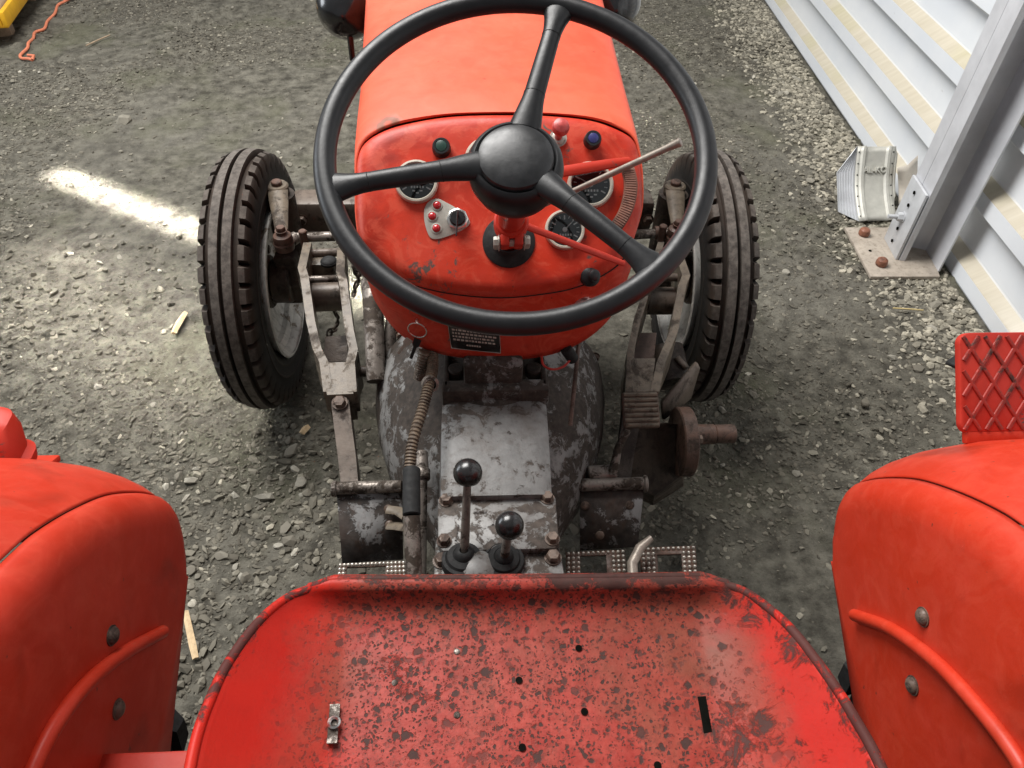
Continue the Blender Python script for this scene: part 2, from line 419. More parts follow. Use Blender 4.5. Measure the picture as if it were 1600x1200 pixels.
M = dict(
    red_hood=red_paint('faded_red_hood_paint', (0.72, 0.105, 0.050), (0.66, 0.078, 0.036), 0.35, 0.42, 0.70, 0.06),
    red_dash=red_paint('red_dash_paint', (0.45, 0.026, 0.010), (0.54, 0.040, 0.016), 0.70, 0.36, 0.60, 0.32),
    red_fender=red_paint('red_fender_paint', (0.50, 0.034, 0.012), (0.42, 0.024, 0.009), 0.75, 0.38, 0.65, 0.10),
    red_metal=red_paint('red_small_metal_paint', (0.44, 0.026, 0.012), (0.52, 0.035, 0.016), 0.5, 0.42, 0.61),
    red_plate=red_paint('scuffed_red_tread_plate_paint', (0.50, 0.034, 0.018), (0.40, 0.024, 0.014), 0.5, 0.45, 0.60),
    red_rib=worn('worn_tread_rib_paint', (0.34, 0.026, 0.016), (0.07, 0.03, 0.024), 0.53, 0.60, 46),
    seat=seat_mat('worn_red_seat_paint'),
    seat_rim=seat_mat('scraped_red_seat_rim_paint', True),
    black_plastic=plain('black_bakelite', (0.011, 0.011, 0.012), 0.40, var=0.3, scale=40, bmp=0.12, spec=0.38),
    cap_plastic=plain('scuffed_black_hub_cap', (0.017, 0.017, 0.018), 0.36, var=0.6, scale=45, bmp=0.1, coat=0.05, spec=0.45),
    knob=plain('black_ball_knob', (0.014, 0.013, 0.013), 0.26, var=0.4, scale=60, bmp=0.06, coat=0.2),
    rubber=plain('dusty_black_rubber', (0.013, 0.013, 0.013), 0.75, var=0.5, scale=60, bmp=0.3, spec=0.3),
    enamel=plain('glossy_black_enamel', (0.010, 0.010, 0.011), 0.16, var=0.3, scale=30, bmp=0.04, coat=0.6),
    silver_worn=worn('flaking_silver_paint', (0.195, 0.19, 0.182), (0.046, 0.036, 0.029), 0.455, 0.490, 30, grime=(0.03, 0.022, 0.016), grime_amt=0.75),
    silver_good=worn('scuffed_silver_paint', (0.185, 0.182, 0.176), (0.062, 0.050, 0.042), 0.525, 0.560, 30, grime=(0.10, 0.08, 0.066), grime_amt=0.75),
    silver_mid=worn('rubbed_silver_paint', (0.205, 0.20, 0.192), (0.060, 0.048, 0.040), 0.500, 0.525, 34, grime=(0.08, 0.062, 0.05), grime_amt=0.5),
    plate_worn=worn('mostly_bare_foot_plate', (0.27, 0.265, 0.26), (0.050, 0.042, 0.037), 0.465, 0.485, 22, grime=(0.10, 0.05, 0.03), grime_amt=0.35),
    tan_steel=worn('dusty_tan_steel', (0.155, 0.125, 0.092), (0.042, 0.031, 0.022), 0.51, 0.58, 24, grime=(0.035, 0.025, 0.018), grime_amt=0.8),
    dark_steel=worn('oily_dark_steel', (0.075, 0.056, 0.043), (0.024, 0.018, 0.015), 0.46, 0.56, 20, grime_amt=0.6),
    rust_steel=worn('rusty_brown_steel', (0.120, 0.070, 0.052), (0.045, 0.028, 0.021), 0.50, 0.58, 30, grime_amt=0.5),
    rod=worn('bare_rod_steel', (0.23, 0.20, 0.175), (0.045, 0.034, 0.026), 0.48, 0.53, 36, rough=(0.35, 0.7), metal=0.4),
    axle=worn('brown_axle_steel', (0.155, 0.122, 0.098), (0.045, 0.033, 0.026), 0.50, 0.58, 22, grime_amt=0.6),
    rim_paint=worn('white_grey_wheel_rim', (0.64, 0.62, 0.58), (0.22, 0.18, 0.14), 0.57, 0.61, 24, grime=(0.16, 0.13, 0.10), grime_amt=0.3),
    bolt=worn('rusty_bolt_head', (0.15, 0.105, 0.08), (0.05, 0.032, 0.025), 0.5, 0.58, 80, grime_amt=0.4),
    chrome=plain('dull_chrome', (0.62, 0.60, 0.57), 0.28, 1.0, 0.2, 60, 0.1),
    cream=plain('cream_gauge_bezel', (0.52, 0.48, 0.40), 0.35, 0.3, 0.2, 60, 0.05),
    dial=plain('dark_gauge_dial', (0.014, 0.016, 0.015), 0.6, var=0.3, scale=50, bmp=0, spec=0.2),
    hole=plain('dark_opening', (0.006, 0.006, 0.005), 0.9, var=0.3, scale=50, bmp=0, spec=0.0),
    white=plain('white_gauge_print', (0.72, 0.72, 0.68), 0.5, var=0.05, scale=50, bmp=0),
    glass=glass_mat('gauge_glass'),
    lamp_plate=plain('silver_lamp_plate', (0.42, 0.40, 0.35), 0.4, 0.35, 0.15, 60, 0.1),
    red_lens=plain('red_lamp_lens', (0.42, 0.008, 0.012), 0.15, var=0.15, scale=40, bmp=0, coat=0.7),
    green_lens=plain('green_button_cap', (0.020, 0.055, 0.042), 0.3, var=0.2, scale=60, bmp=0, coat=0.3),
    blue_lens=plain('blue_button_cap', (0.030, 0.030, 0.13), 0.3, var=0.2, scale=60, bmp=0, coat=0.3),
    red_knob=plain('worn_red_pull_knob', (0.42, 0.055, 0.05), 0.4, var=0.35, scale=120, bmp=0.1),
    lever=plain('pale_worn_lever', (0.36, 0.31, 0.26), 0.42, 0.3, 0.3, 60, 0.15),
    quadrant=worn('brown_notched_quadrant', (0.25, 0.12, 0.085), (0.12, 0.06, 0.045), 0.5, 0.6, 40, grime_amt=0.4),
    data_black=plain('black_data_plate', (0.018, 0.016, 0.015), 0.35, var=0.3, scale=60, bmp=0.05),
    print_grey=plain('plate_lettering', (0.42, 0.38, 0.33), 0.5, var=0.2, scale=90, bmp=0),
    conduit=worn('brown_flexible_conduit', (0.125, 0.092, 0.064), (0.045, 0.031, 0.022), 0.5, 0.6, 60, grime_amt=0.4),
    stud=plain('polished_stud_tips', (0.60, 0.56, 0.50), 0.35, 0.7, 0.3, 90, 0.1),
    tyre=tyre_mat('dusty_tyre_rubber'),
    ground=ground_mat('packed_dirt'),
    gravel=ground_mat('loose_stone_chips', True),
    stone=stone_mat('grey_stone'),
    wall=wall_mat('white_sheet_metal'),
    galv=plain('galvanised_steel', (0.54, 0.55, 0.565), 0.42, 0.2, 0.14, 14, 0.05),
    galv_lilac=plain('galvanised_column_steel', (0.60, 0.605, 0.63), 0.40, 0.2, 0.12, 9, 0.05),
    base_plate=worn('dusty_base_plate', (0.40, 0.345, 0.285), (0.22, 0.17, 0.135), 0.56, 0.64, 14, grime=(0.2, 0.16, 0.12), grime_amt=0.3),
    rust_nut=worn('rusted_cap_nut', (0.26, 0.105, 0.062), (0.13, 0.055, 0.038), 0.5, 0.6, 60, grime_amt=0.3),
    chock=plain('dull_zinc_chock', (0.50, 0.49, 0.44), 0.5, 0.25, 0.16, 20, 0.1),
    plastic=plain('milky_plastic', (0.55, 0.50, 0.43), 0.45, 0.0, 0.12, 20, 0.05),
    yellow=plain('yellow_plastic', (0.78, 0.42, 0.02), 0.42, 0, 0.12, 14, 0.06),
    card=plain('brown_cardboard', (0.66, 0.52, 0.36), 0.85, 0, 0.12, 30, 0.15),
    wood=plain('weathered_wood', (0.34, 0.25, 0.17), 0.8, 0, 0.3, 50, 0.4),
    pale_wood=plain('fresh_split_wood', (0.60, 0.44, 0.26), 0.75, 0, 0.22, 70, 0.4),
    string=plain('orange_twine', (0.62, 0.19, 0.10), 0.7, 0, 0.2, 90, 0.2),
    straw=plain('dry_straw', (0.55, 0.43, 0.20), 0.7, 0, 0.15, 50, 0.1),
    black_wire=plain('black_cable', (0.02, 0.018, 0.017), 0.5, 0, 0.3, 60, 0.1),
    red_wire=plain('red_cable', (0.42, 0.03, 0.02), 0.45, 0, 0.2, 60, 0),
)


# ------------------------------------------------------------------ mesh building
class MB:
    def __init__(s):
        s.v, s.f = [], []

    def add(s, vs, fs):
        k = len(s.v)
        s.v += [Vector(v) for v in vs]
        s.f += [tuple(i + k for i in f) for f in fs]
        return s

    def box(s, c, size, R=None, bevel=0.0, seg=2):
        bm = bmesh.new()
        bmesh.ops.create_cube(bm, size=1.0)
        for v in bm.verts:
            v.co = Vector((v.co.x * size[0], v.co.y * size[1], v.co.z * size[2]))
        if bevel:
            bmesh.ops.bevel(bm, geom=bm.edges[:], offset=bevel, segments=seg, affect='EDGES', profile=0.5)
        return s._bm(bm, c, R)

    def _bm(s, bm, c=(0, 0, 0), R=None):
        bm.verts.index_update()
        R = R or Matrix.Identity(3)
        c = Vector(c)
        s.add([R @ v.co + c for v in bm.verts], [[v.index for v in f.verts] for f in bm.faces])
        bm.free()
        return s

    def tube(s, pts, r, seg=12, closed=False, caps=True, flat=None):
        pts = [Vector(p) for p in pts]
        n = len(pts)
        rs = r if isinstance(r, (list, tuple)) else [r] * n
        fs, vs = [], []
        ref = None
        for i, p in enumerate(pts):
            if closed:
                t = pts[(i + 1) % n] - pts[i - 1]
            else:
                t = pts[min(i + 1, n - 1)] - pts[max(i - 1, 0)]
            t.normalize()
            if ref is None:
                ref = Vector((0, 0, 1)) if abs(t.z) < 0.9 else Vector((1, 0, 0))
                if flat:
                    ref = Vector(flat)
            a = (ref - t * ref.dot(t)).normalized()
            b = t.cross(a)
            ref = a
            rr = rs[i]
            ra, rb = rr if isinstance(rr, (list, tuple)) else (rr, rr)
            for k in range(seg):
                q = 2 * math.pi * k / seg
                vs.append(p + a * (ra * math.cos(q)) + b * (rb * math.sin(q)))
        m = n if closed else n - 1
        for i in range(m):
            j = (i + 1) % n
            for k in range(seg):
                l = (k + 1) % seg
                fs.append((i * seg + k, j * seg + k, j * seg + l, i * seg + l)[::-1])
        if caps and not closed:
            fs.append(tuple(range(seg)))
            fs.append(tuple((n - 1) * seg + k for k in range(seg))[::-1])
        return s.add(vs, fs)

    def cyl(s, a, b, r, seg=20, r2=None, bevel=0.0):
        a, b = Vector(a), Vector(b)
        d = (b - a)
        L = d.length
        d.normalize()
        r2 = r if r2 is None else r2
        prof = [(0, 0), (r, 0), (r2, L), (0, L)]
        if bevel:
            prof = [(0, 0), (r - bevel, 0), (r, bevel), (r2, L - bevel), (r2 - bevel, L), (0, L)]
        return s.lathe(prof, a, d, seg)

    def lathe(s, prof, o, ax, seg=32):
        o, ax = Vector(o), Vector(ax).normalized()
        ref = Vector((1, 0, 0)) if abs(ax.x) < 0.9 else Vector((0, 1, 0))
        a = (ref - ax * ref.dot(ax)).normalized()
        b = ax.cross(a)
        vs, rows = [], []
        for r, h in prof:
            if r < 1e-6:
                rows.append([len(vs)])
                vs.append(o + ax * h)
            else:
                row = []
                for k in range(seg):
                    q = 2 * math.pi * k / seg
                    row.append(len(vs))
                    vs.append(o + ax * h + a * (r * math.cos(q)) + b * (r * math.sin(q)))
                rows.append(row)
        fs = []
        for A, B in zip(rows, rows[1:]):
            for k in range(seg):
                l = (k + 1) % seg
                if len(A) == 1 and len(B) == 1:
                    continue
                if len(A) == 1:
                    fs.append((A[0], B[l], B[k])[::-1])
                elif len(B) == 1:
                    fs.append((A[k], A[l], B[0]))
                else:
                    fs.append((A[k], A[l], B[l], B[k]))
        return s.add(vs, fs)

    def prism(s, poly, o, ex, ey, th, bevel=0.0):
        """polygon (2-D) in the plane o, ex, ey, extruded by th along ex x ey"""
        o, ex, ey = Vector(o), Vector(ex).normalized(), Vector(ey).normalized()
        ez = ex.cross(ey)
        bm = bmesh.new()
        vs = [bm.verts.new(o + ex * x + ey * y) for x, y in poly]
        f = bm.faces.new(vs)
        ret = bmesh.ops.extrude_face_region(bm, geom=[f])
        for v in [g for g in ret['geom'] if isinstance(g, bmesh.types.BMVert)]:
            v.co += ez * th
        bmesh.ops.recalc_face_normals(bm, faces=bm.faces[:])
        if bevel:
            bmesh.ops.bevel(bm, geom=bm.edges[:], offset=bevel, segments=2, affect='EDGES', profile=0.5)
        return s._bm(bm)

    def loft(s, secs, closed=False, flip=False, caps=False):
        n = len(secs[0])
        vs = [p for sec in secs for p in sec]
        fs = []
        for i in range(len(secs) - 1):
            for k in range(n if closed else n - 1):
                l = (k + 1) % n
                q = (i * n + k, i * n + l, (i + 1) * n + l, (i + 1) * n + k)
                fs.append(q[::-1] if flip else q)
        if caps:
            fs.append(tuple(range(n))[::-1])
            fs.append(tuple((len(secs) - 1) * n + k for k in range(n)))
        return s.add(vs, fs)


ORG = {}


def link(name, me, mat, parent, origin, smooth=True, ang=35):
    me.materials.append(M[mat] if isinstance(mat, str) else mat)
    if smooth:
        me.shade_smooth()
        me.set_sharp_from_angle(angle=math.radians(ang))
    o = bpy.data.objects.new(name, me)
    S.collection.objects.link(o)
    po = Vector((0, 0, 0))
    if parent is not None:
        o.parent = parent
        po = ORG[parent.name]
    o.location = origin - po
    ORG[o.name] = origin
    return o


def build(name, mb, mat, parent=None, smooth=True, ang=35, thick=0.0, fix=True, **tags):
    xs = [v.x for v in mb.v]
    ys = [v.y for v in mb.v]
    zs = [v.z for v in mb.v]
    org = Vector(((min(xs) + max(xs)) / 2, (min(ys) + max(ys)) / 2, min(zs)))
    me = bpy.data.meshes.new(name)
    me.from_pydata([v - org for v in mb.v], [], mb.f)
    if fix:
        bm = bmesh.new()
        bm.from_mesh(me)
        bmesh.ops.remove_doubles(bm, verts=bm.verts[:], dist=1e-6)
        bmesh.ops.recalc_face_normals(bm, faces=bm.faces[:])
        bm.to_mesh(me)
        bm.free()
    me.update()
    o = link(name, me, mat, parent, org, smooth, ang)
    if thick:
        md = o.modifiers.new('sheet', 'SOLIDIFY')
        md.thickness = thick
        md.offset = 0
    for k, v in tags.items():
        o[k] = v
    return o


def empty(name, loc, label, cat, group=None):
    o = bpy.data.objects.new(name, None)
    o.empty_display_size = 0.1
    S.collection.objects.link(o)
    o.location = loc
    ORG[o.name] = Vector(loc)
    o['label'] = label
    o['category'] = cat
    if group:
        o['group'] = group
    return o


def smooth_curve(pts, n):
    """Catmull-Rom through pts"""
    pts = [Vector(p) for p in pts]
    P = [pts[0] * 2 - pts[1]] + pts + [pts[-1] * 2 - pts[-2]]
    out = []
    m = len(pts) - 1
    for i in range(n):
        t = i / (n - 1) * m
        k = min(int(t), m - 1)
        u = t - k
        a, b, c, d = P[k:k + 4]
        out.append(0.5 * ((2 * b) + (c - a) * u + (2 * a - 5 * b + 4 * c - d) * u * u + (3 * b - a - 3 * c + d) * u ** 3))
    return out


def hexhead(mb, p, ax, r=0.011, h=0.008, washer=True):
    p, ax = Vector(p), Vector(ax).normalized()
    if washer:
        mb.lathe([(0, 0), (r * 1.25, 0), (r * 1.25, h * 0.2), (0, h * 0.2)], p, ax, 18)
        p = p + ax * h * 0.2
    mb.lathe([(0, 0), (r, 0), (r, h * 0.75), (r * 0.85, h), (0, h)], p, ax, 6)
    return mb


def dome(r, h, n=8, base=0.0):
    return [(r * math.cos(math.pi / 2 * i / n), base + h * math.sin(math.pi / 2 * i / n)) for i in range(n)] + [(0, base + h)]


# ================================================================== THE SETTING
def vnoise(x, y, scale, seed):
    """smooth value noise on numpy arrays"""
    r = np.random.default_rng(seed)
    T = r.random((256, 256))
    X, Y = x * scale + 1000.37, y * scale + 1000.71
    i, j = np.floor(X).astype(int), np.floor(Y).astype(int)
    u, v = X - i, Y - j
    u, v = u * u * (3 - 2 * u), v * v * (3 - 2 * v)
    g = lambda a, b: T[a % 256, b % 256]
    return (g(i, j) * (1 - u) + g(i + 1, j) * u) * (1 - v) + (g(i, j + 1) * (1 - u) + g(i + 1, j + 1) * u) * v


def ground_z(x, y):
    z = 0.030 * (vnoise(x, y, 0.9, 1) - 0.5) + 0.020 * (vnoise(x, y, 3.1, 2) - 0.5)
    z += 0.010 * (vnoise(x, y, 9, 3) - 0.5) + 0.008 * (vnoise(x, y, 22, 4) - 0.5)
    k = vnoise(x, y, 2.2, 8)
    rough = np.clip((k - 0.3) * 2.2, 0.15, 1.0)
    ch = vnoise(x + 0.012 * vnoise(x, y, 40, 11), y, 46, 5)
    z += rough * 0.014 * np.clip((ch - 0.55) * 3.5, 0, 1)
    z += rough * 0.007 * (vnoise(x, y, 75, 6) - 0.5)
    flat = np.exp(-(((np.abs(x) - 0.67) / 0.16) ** 2 + ((y - 1.70) / 0.22) ** 2))      # pressed flat under the front tyres
    return z * (1 - 0.8 * flat)


def gz(x, y):
    return float(ground_z(np.array([x]), np.array([y]))[0])


def mesh_np(name, V, Fq):
    me = bpy.data.meshes.new(name)
    k = Fq.shape[1]
    me.vertices.add(len(V))
    me.vertices.foreach_set('co', V.astype(np.float32).ravel())
    me.loops.add(Fq.size)
    me.loops.foreach_set('vertex_index', Fq.astype(np.int32).ravel())
    me.polygons.add(len(Fq))
    me.polygons.foreach_set('loop_start', np.arange(0, Fq.size, k, dtype=np.int32))
    me.polygons.foreach_set('loop_total', np.full(len(Fq), k, dtype=np.int32))
    me.update(calc_edges=True)
    return me


gx = np.concatenate([np.linspace(-14, -3.9, 24)[:-1], np.arange(-3.9, 2.3, 0.0115), np.linspace(2.3, 9, 18)])
gy = np.concatenate([np.linspace(-6, 0.3, 16)[:-1], np.arange(0.3, 6.2, 0.0115), np.linspace(6.2, 18, 24)])
GX, GY = np.meshgrid(gx, gy)
V = np.stack([GX.ravel(), GY.ravel(), ground_z(GX.ravel(), GY.ravel())], 1)
nx, ny = len(gx), len(gy)
ii, jj = np.meshgrid(np.arange(nx - 1), np.arange(ny - 1))
b = (jj * nx + ii).ravel()
me = mesh_np('ground', V, np.stack([b, b + 1, b + nx + 1, b + nx], 1))
ground = link('ground', me, 'ground', None, Vector((0, 0, 0)), True, 60)
ground['kind'] = 'structure'
ground['label'] = 'packed grey-brown dirt floor strewn with stone chips'


def wall_x(y): return 1.655 + 0.046 * y


# ---- loose stone: one icosahedron per chip, jittered and flattened
_ph = (1 + 5 ** 0.5) / 2
ICO = np.array([(-1, _ph, 0), (1, _ph, 0), (-1, -_ph, 0), (1, -_ph, 0), (0, -1, _ph), (0, 1, _ph), (0, -1, -_ph), (0, 1, -_ph), (_ph, 0, -1), (_ph, 0, 1), (-_ph, 0, -1), (-_ph, 0, 1)]) / math.hypot(1, _ph)
ICF = np.array([(0, 11, 5), (0, 5, 1), (0, 1, 7), (0, 7, 10), (0, 10, 11), (1, 5, 9), (5, 11, 4), (11, 10, 2), (10, 7, 6), (7, 1, 8), (3, 9, 4), (3, 4, 2), (3, 2, 6), (3, 6, 8), (3, 8, 9), (4, 9, 5), (2, 4, 11), (6, 2, 10), (8, 6, 7), (9, 8, 1)])


def chips(xy, r, tint, flat=(0.3, 0.7)):
    n = len(xy)
    P = ICO[None] * rng.uniform(0.62, 1.25, (n, 12, 1))
    P = P * np.stack([rng.uniform(0.8, 1.5, n), rng.uniform(0.55, 1.0, n), rng.uniform(*flat, n)], 1)[:, None, :] * r[:, None, None]
    tx = rng.normal(0, 0.28, n)
    c, s = np.cos(tx)[:, None], np.sin(tx)[:, None]
    y, z = P[:, :, 1] * c - P[:, :, 2] * s, P[:, :, 1] * s + P[:, :, 2] * c
    a = rng.uniform(0, 6.283, n)
    c, s = np.cos(a)[:, None], np.sin(a)[:, None]
    x, y = P[:, :, 0] * c - y * s, P[:, :, 0] * s + y * c
    z0 = ground_z(xy[:, 0], xy[:, 1]) + r * rng.uniform(0.0, 0.22, n)
    V = np.stack([x + xy[:, :1], y + xy[:, 1:], z + z0[:, None]], 2).reshape(-1, 3)
    Fi = (ICF[None] + (np.arange(n) * 12)[:, None, None]).reshape(-1, 3)
    return V, Fi, np.repeat(tint, 12)


def in_view(n, dens=None):
    """random places on the ground over the area the photograph shows and a margin round it"""
    out = []
    while len(out) < n:
        x, y = rng.uniform(-3.6, 1.9, 4000), rng.uniform(0.45, 6.0, 4000)
        ok = (x < wall_x(y) - 0.02) & (x > -0.75 - 0.62 * y)
        if dens is not None:
            ok &= rng.random(4000) < dens(x, y)
        out += list(zip(x[ok], y[ok]))
    return np.array(out[:n])


def band(x, y): return np.clip(1.25 - (wall_x(y) - x) / 0.34, 0, 1) * np.clip((y - 1.35) / 0.5, 0.25, 1)
def heap(x, y, cx, cy, r): return np.exp(-((x - cx) ** 2 + (y - cy) ** 2) / (r * r))
def left_heap(x, y): return np.clip(heap(x, y, -0.52, 1.22, 0.22) + heap(x, y, -0.66, 0.95, 0.25) + heap(x, y, -0.55, 0.75, 0.22) + 0.4 * heap(x, y, -1.35, 2.0, 0.4), 0, 1)
def patchy(x, y): return np.clip((vnoise(x, y, 1.7, 21) - 0.28) * 2.0, 0.05, 1)


parts = []
NC = 84000
xy = in_view(NC, patchy)
parts.append(chips(xy, 0.0026 + 0.0080 * rng.random(NC) ** 3.5, np.clip(rng.normal(0.34, 0.27, NC), 0, 0.95), (0.3, 0.7)))
xy = in_view(4500, patchy)
parts.append(chips(xy, 0.006 + 0.008 * rng.random(4500) ** 2, np.clip(rng.normal(0.40, 0.2, 4500), 0, 0.9), (0.2, 0.5)))
xy = in_view(9000, band)
parts.append(chips(xy, 0.005 + 0.011 * rng.random(9000) ** 1.6, np.clip(rng.normal(0.84, 0.14, 9000), 0, 1), (0.4, 0.8)))
xy = in_view(1300, left_heap)
parts.append(chips(xy, 0.004 + 0.013 * rng.random(1300) ** 2.2, np.clip(rng.normal(0.50, 0.2, 1300), 0, 0.95), (0.5, 0.85)))
off, VV, FF, TT = 0, [], [], []
for v, f, t in parts:
    VV.append(v); FF.append(f + off); TT.append(t); off += len(v)
me = mesh_np('gravel', np.concatenate(VV), np.concatenate(FF))
me.attributes.new('tint', 'FLOAT', 'POINT').data.foreach_set('value', np.concatenate(TT).astype(np.float32))
gravel = link('gravel', me, 'gravel', None, Vector((0, 0, 0)), True, 28)
gravel['kind'] = 'stuff'
gravel['label'] = 'small loose stone chips scattered over the dirt floor'
gravel['category'] = 'gravel'

# ---- 300 larger stones, each an object of its own on the ground
protos = []
for k in range(14):
    bm = bmesh.new()
    bmesh.ops.create_icosphere(bm, subdivisions=2 if k < 5 else 1, radius=1.0)
    sc = (random.uniform(0.9, 1.4), random.uniform(0.65, 1.0), random.uniform(0.5, 0.8))
    planes = [(Vector((random.gauss(0, 1), random.gauss(0, 1), random.gauss(0, 1))).normalized(), random.uniform(0.55, 0.85)) for _ in range(7)]
    for v in bm.verts:
        for n_, d_ in planes:
            e_ = v.co.dot(n_) - d_
            if e_ > 0:
                v.co -= n_ * e_
        v.co = Vector((v.co.x * sc[0], v.co.y * sc[1], v.co.z * sc[2])) * random.uniform(0.95, 1.05)
    me = bpy.data.meshes.new('stone')
    bm.to_mesh(me)
    bm.free()
    me.materials.append(M['stone'])
    me.shade_smooth()
    me.set_sharp_from_angle(angle=math.radians(22))
    protos.append(me)
named = [(548, 530, 19), (605, 555, 14), (232, 669, 19), (755, 137, 12), (1155, 465, 14), (1170, 220, 13), (205, 465, 16), (395, 1005, 22), (520, 655, 14), (300, 1080, 20), (1285, 640, 12), (1420, 710, 14), (765, 425, 10), (1188, 652, 16)]
spots = []
for u_, v_, s_ in named:                                   # read from the enlarged upper-left view
    p = PZ(u_ * 0.36667, v_ * 0.36667, 0.0)
    spots.append((p.x, p.y, s_ * 0.00085))
for u_, v_, s_ in ((195, 195, 16), (1228, 426, 10), (1338, 636, 9), (1352, 630, 10), (1244, 742, 11), (1328, 762, 12), (1128, 640, 13), (1332, 420, 8), (1176, 615, 11), (1375, 610, 7), (1408, 640, 8), (1345, 345, 8), (1460, 480, 14),
                   (413, 778, 20), (452, 690, 13), (458, 708, 16), (462, 735, 12), (470, 757, 15), (480, 772, 13), (441, 748, 11), (475, 800, 12), (447, 828, 15), (455, 850, 17), (463, 868, 13), (417, 812, 12), (278, 745, 14), (300, 752, 15), (290, 778, 12), (384, 905, 14), (346, 868, 14), (368, 885, 10), (297, 890, 13), (296, 915, 12), (300, 965, 14), (306, 1010, 15), (322, 1040, 14)):
    p = PZ(u_, v_, 0.0)
    spots.append((p.x, p.y, s_ * 0.00062 * (p - CAM).length))
for x, y in in_view(90, band): spots.append((x, y, random.uniform(0.013, 0.024)))
for x, y in in_view(70, left_heap): spots.append((x, y, random.uniform(0.008, 0.016)))
for x, y in in_view(300 - len(spots), patchy): spots.append((x, y, random.uniform(0.008, 0.015)))
for i, (x, y, r) in enumerate(spots):
    o = bpy.data.objects.new('stone', protos[i % len(protos)])
    S.collection.objects.link(o)
    o.parent = ground
    o.scale = (r, r, r)
    o.rotation_euler = (random.gauss(0, 0.2), random.gauss(0, 0.2), random.uniform(0, 6.28))
    o.location = (x, y, gz(x, y) + r * 0.12)

# ------------------------------------------------------------------ ribbed sheet metal wall
prof = [(0.0, -0.004)]
for k in range(13):
    z = 0.25 * k
    prof += [(0.0, z + 0.004), (0.0, z + 0.058), (0.003, z + 0.062), (0.040, z + 0.088), (0.043, z + 0.093), (0.044, z + 0.222), (0.041, z + 0.228), (0.003, z + 0.246), (0.0, z + 0.25)]
wall = empty('metal_wall', (wall_x(2.2), 2.2, 0), 'white ribbed sheet metal wall with dust on its ledges', 'wall')
for y0, y1 in ((-1.6, 0.997), (1.0, 5.997), (6.0, 9.0)):
    mb = MB()
    mb.loft([[Vector((wall_x(y) + dx, y, z + 0.012)) for dx, z in prof] for y in np.linspace(y0, y1, 6)])
    build('sheet_panel', mb, 'wall', wall, True, 20, thick=0.0012)

# ------------------------------------------------------------------ steel column on its base plate
col = empty('steel_column', (1.66, 2.3, 0), 'galvanised steel column bolted to a base plate beside the ribbed wall', 'column')
zt = 3.0
bz = 0.022
mb = MB()
b0, b1, b2, b3 = (PZ(*p, bz) for p in ((1320, 355), (1361, 432), (1469, 432), (1444, 355)))
poly = [(p.x, p.y) for p in (b0, b1, b2, b3)]
mb.prism(poly, (0, 0, bz - 0.014), (1, 0, 0), (0, 1, 0), 0.014, 0.002)
build('base_plate', mb, 'base_plate', col)
f0, f1 = PZ(1383, 372, bz), PZ(1401, 406, bz)                       # foot of the flange, far and near corner
f2 = PZ(1467, 424, bz)
ey = (f0 - f1); ey.z = 0; ey.normalize()
ex = Vector((ey.y, -ey.x, 0))
wcol = (f2 - f1).dot(ex)
dcol = (f0 - f1).length
lead = (f2 - f1).dot(ey)
o_ = f1.copy(); o_.z = bz
t_ = 0.007
# one folded profile: near lip, flange, web, second flange
outl = [(0.030, 0.0), (0.012, 0.0), (0.012, dcol), (wcol, dcol), (wcol, lead)]
def strip(pts, th):
    ps = [Vector((a, b_, 0)) for a, b_ in pts]
    L, Rr = [], []
    for i, p in enumerate(ps):
        d1 = (ps[i] - ps[i - 1]).normalized() if i else (ps[1] - ps[0]).normalized()
        d2 = (ps[i + 1] - ps[i]).normalized() if i < len(ps) - 1 else d1
        n = Vector((-(d1 + d2).y, (d1 + d2).x, 0)).normalized()
        k = th / 2 / max(0.35, n.dot(Vector((-d1.y, d1.x, 0))))
        L.append(p + n * k); Rr.append(p - n * k)
    return [(q.x, q.y) for q in L + Rr[::-1]]
# web is dished: add intermediate points along it
web = [(0.030, 0.0), (0.012, 0.0), (0.012, dcol * 0.52)]
for a in range(1, 8):
    q = a / 8
    web.append((0.012 + 0.03 * q + (wcol - 0.04) * q ** 1.5 * 0.0 + (wcol - 0.042) * q, dcol * 0.52 + 0.018 * math.sin(math.pi * q)))
web += [(wcol, dcol * 0.52), (wcol, lead)]
mb = MB()
mb.prism(strip(web, 0.006), o_, ex, ey, zt)
build('column_profile', mb, 'galv_lilac', col, True, 25)
# second flange behind the web
mb = MB()
mb.prism(strip([(0.012, dcol * 0.52 + 0.004), (0.012, dcol)], 0.006), o_, ex, ey, zt)
build('rear_flange', mb, 'galv_lilac', col)
# bolted foot bracket: plate on the flange with four holes and a bolt
ptop = PX(1429, 274, f0.x)
hgt = ptop.z - bz
mb = MB()
bm = bmesh.new()
holes = [(1430.3, 301), (1421, 320.6), (1404, 357), (1395.6, 376)]
npl = -ex
hp = [PP(px, py, o_ - ex * 0.004, npl) for px, py in holes]
mb.box(o_ + ey * (dcol / 2) + Vector((0, 0, hgt / 2)) - ex * 0.000, (0.010, dcol, hgt), Matrix((ex, ey, Vector((0, 0, 1)))).transposed(), 0.0015)
brk = build('foot_bracket', mb, 'galv', col)
for p in hp:
    mb = MB()
    mb.lathe([(0.0, 0), (0.0065, 0), (0.0065, 0.003), (0.0, 0.003)], p - ex * 0.0032, -ex, 16)
    build('bolt_hole', mb, 'hole', brk)
pb = PP(1411, 339, o_ - ex * 0.005, npl)
mb = MB()
mb.cyl(pb, pb - ex * 0.055, 0.008, 14)
hexhead(mb, pb, -ex, 0.017, 0.018)
build('bracket_bolt', mb, 'galv', brk)
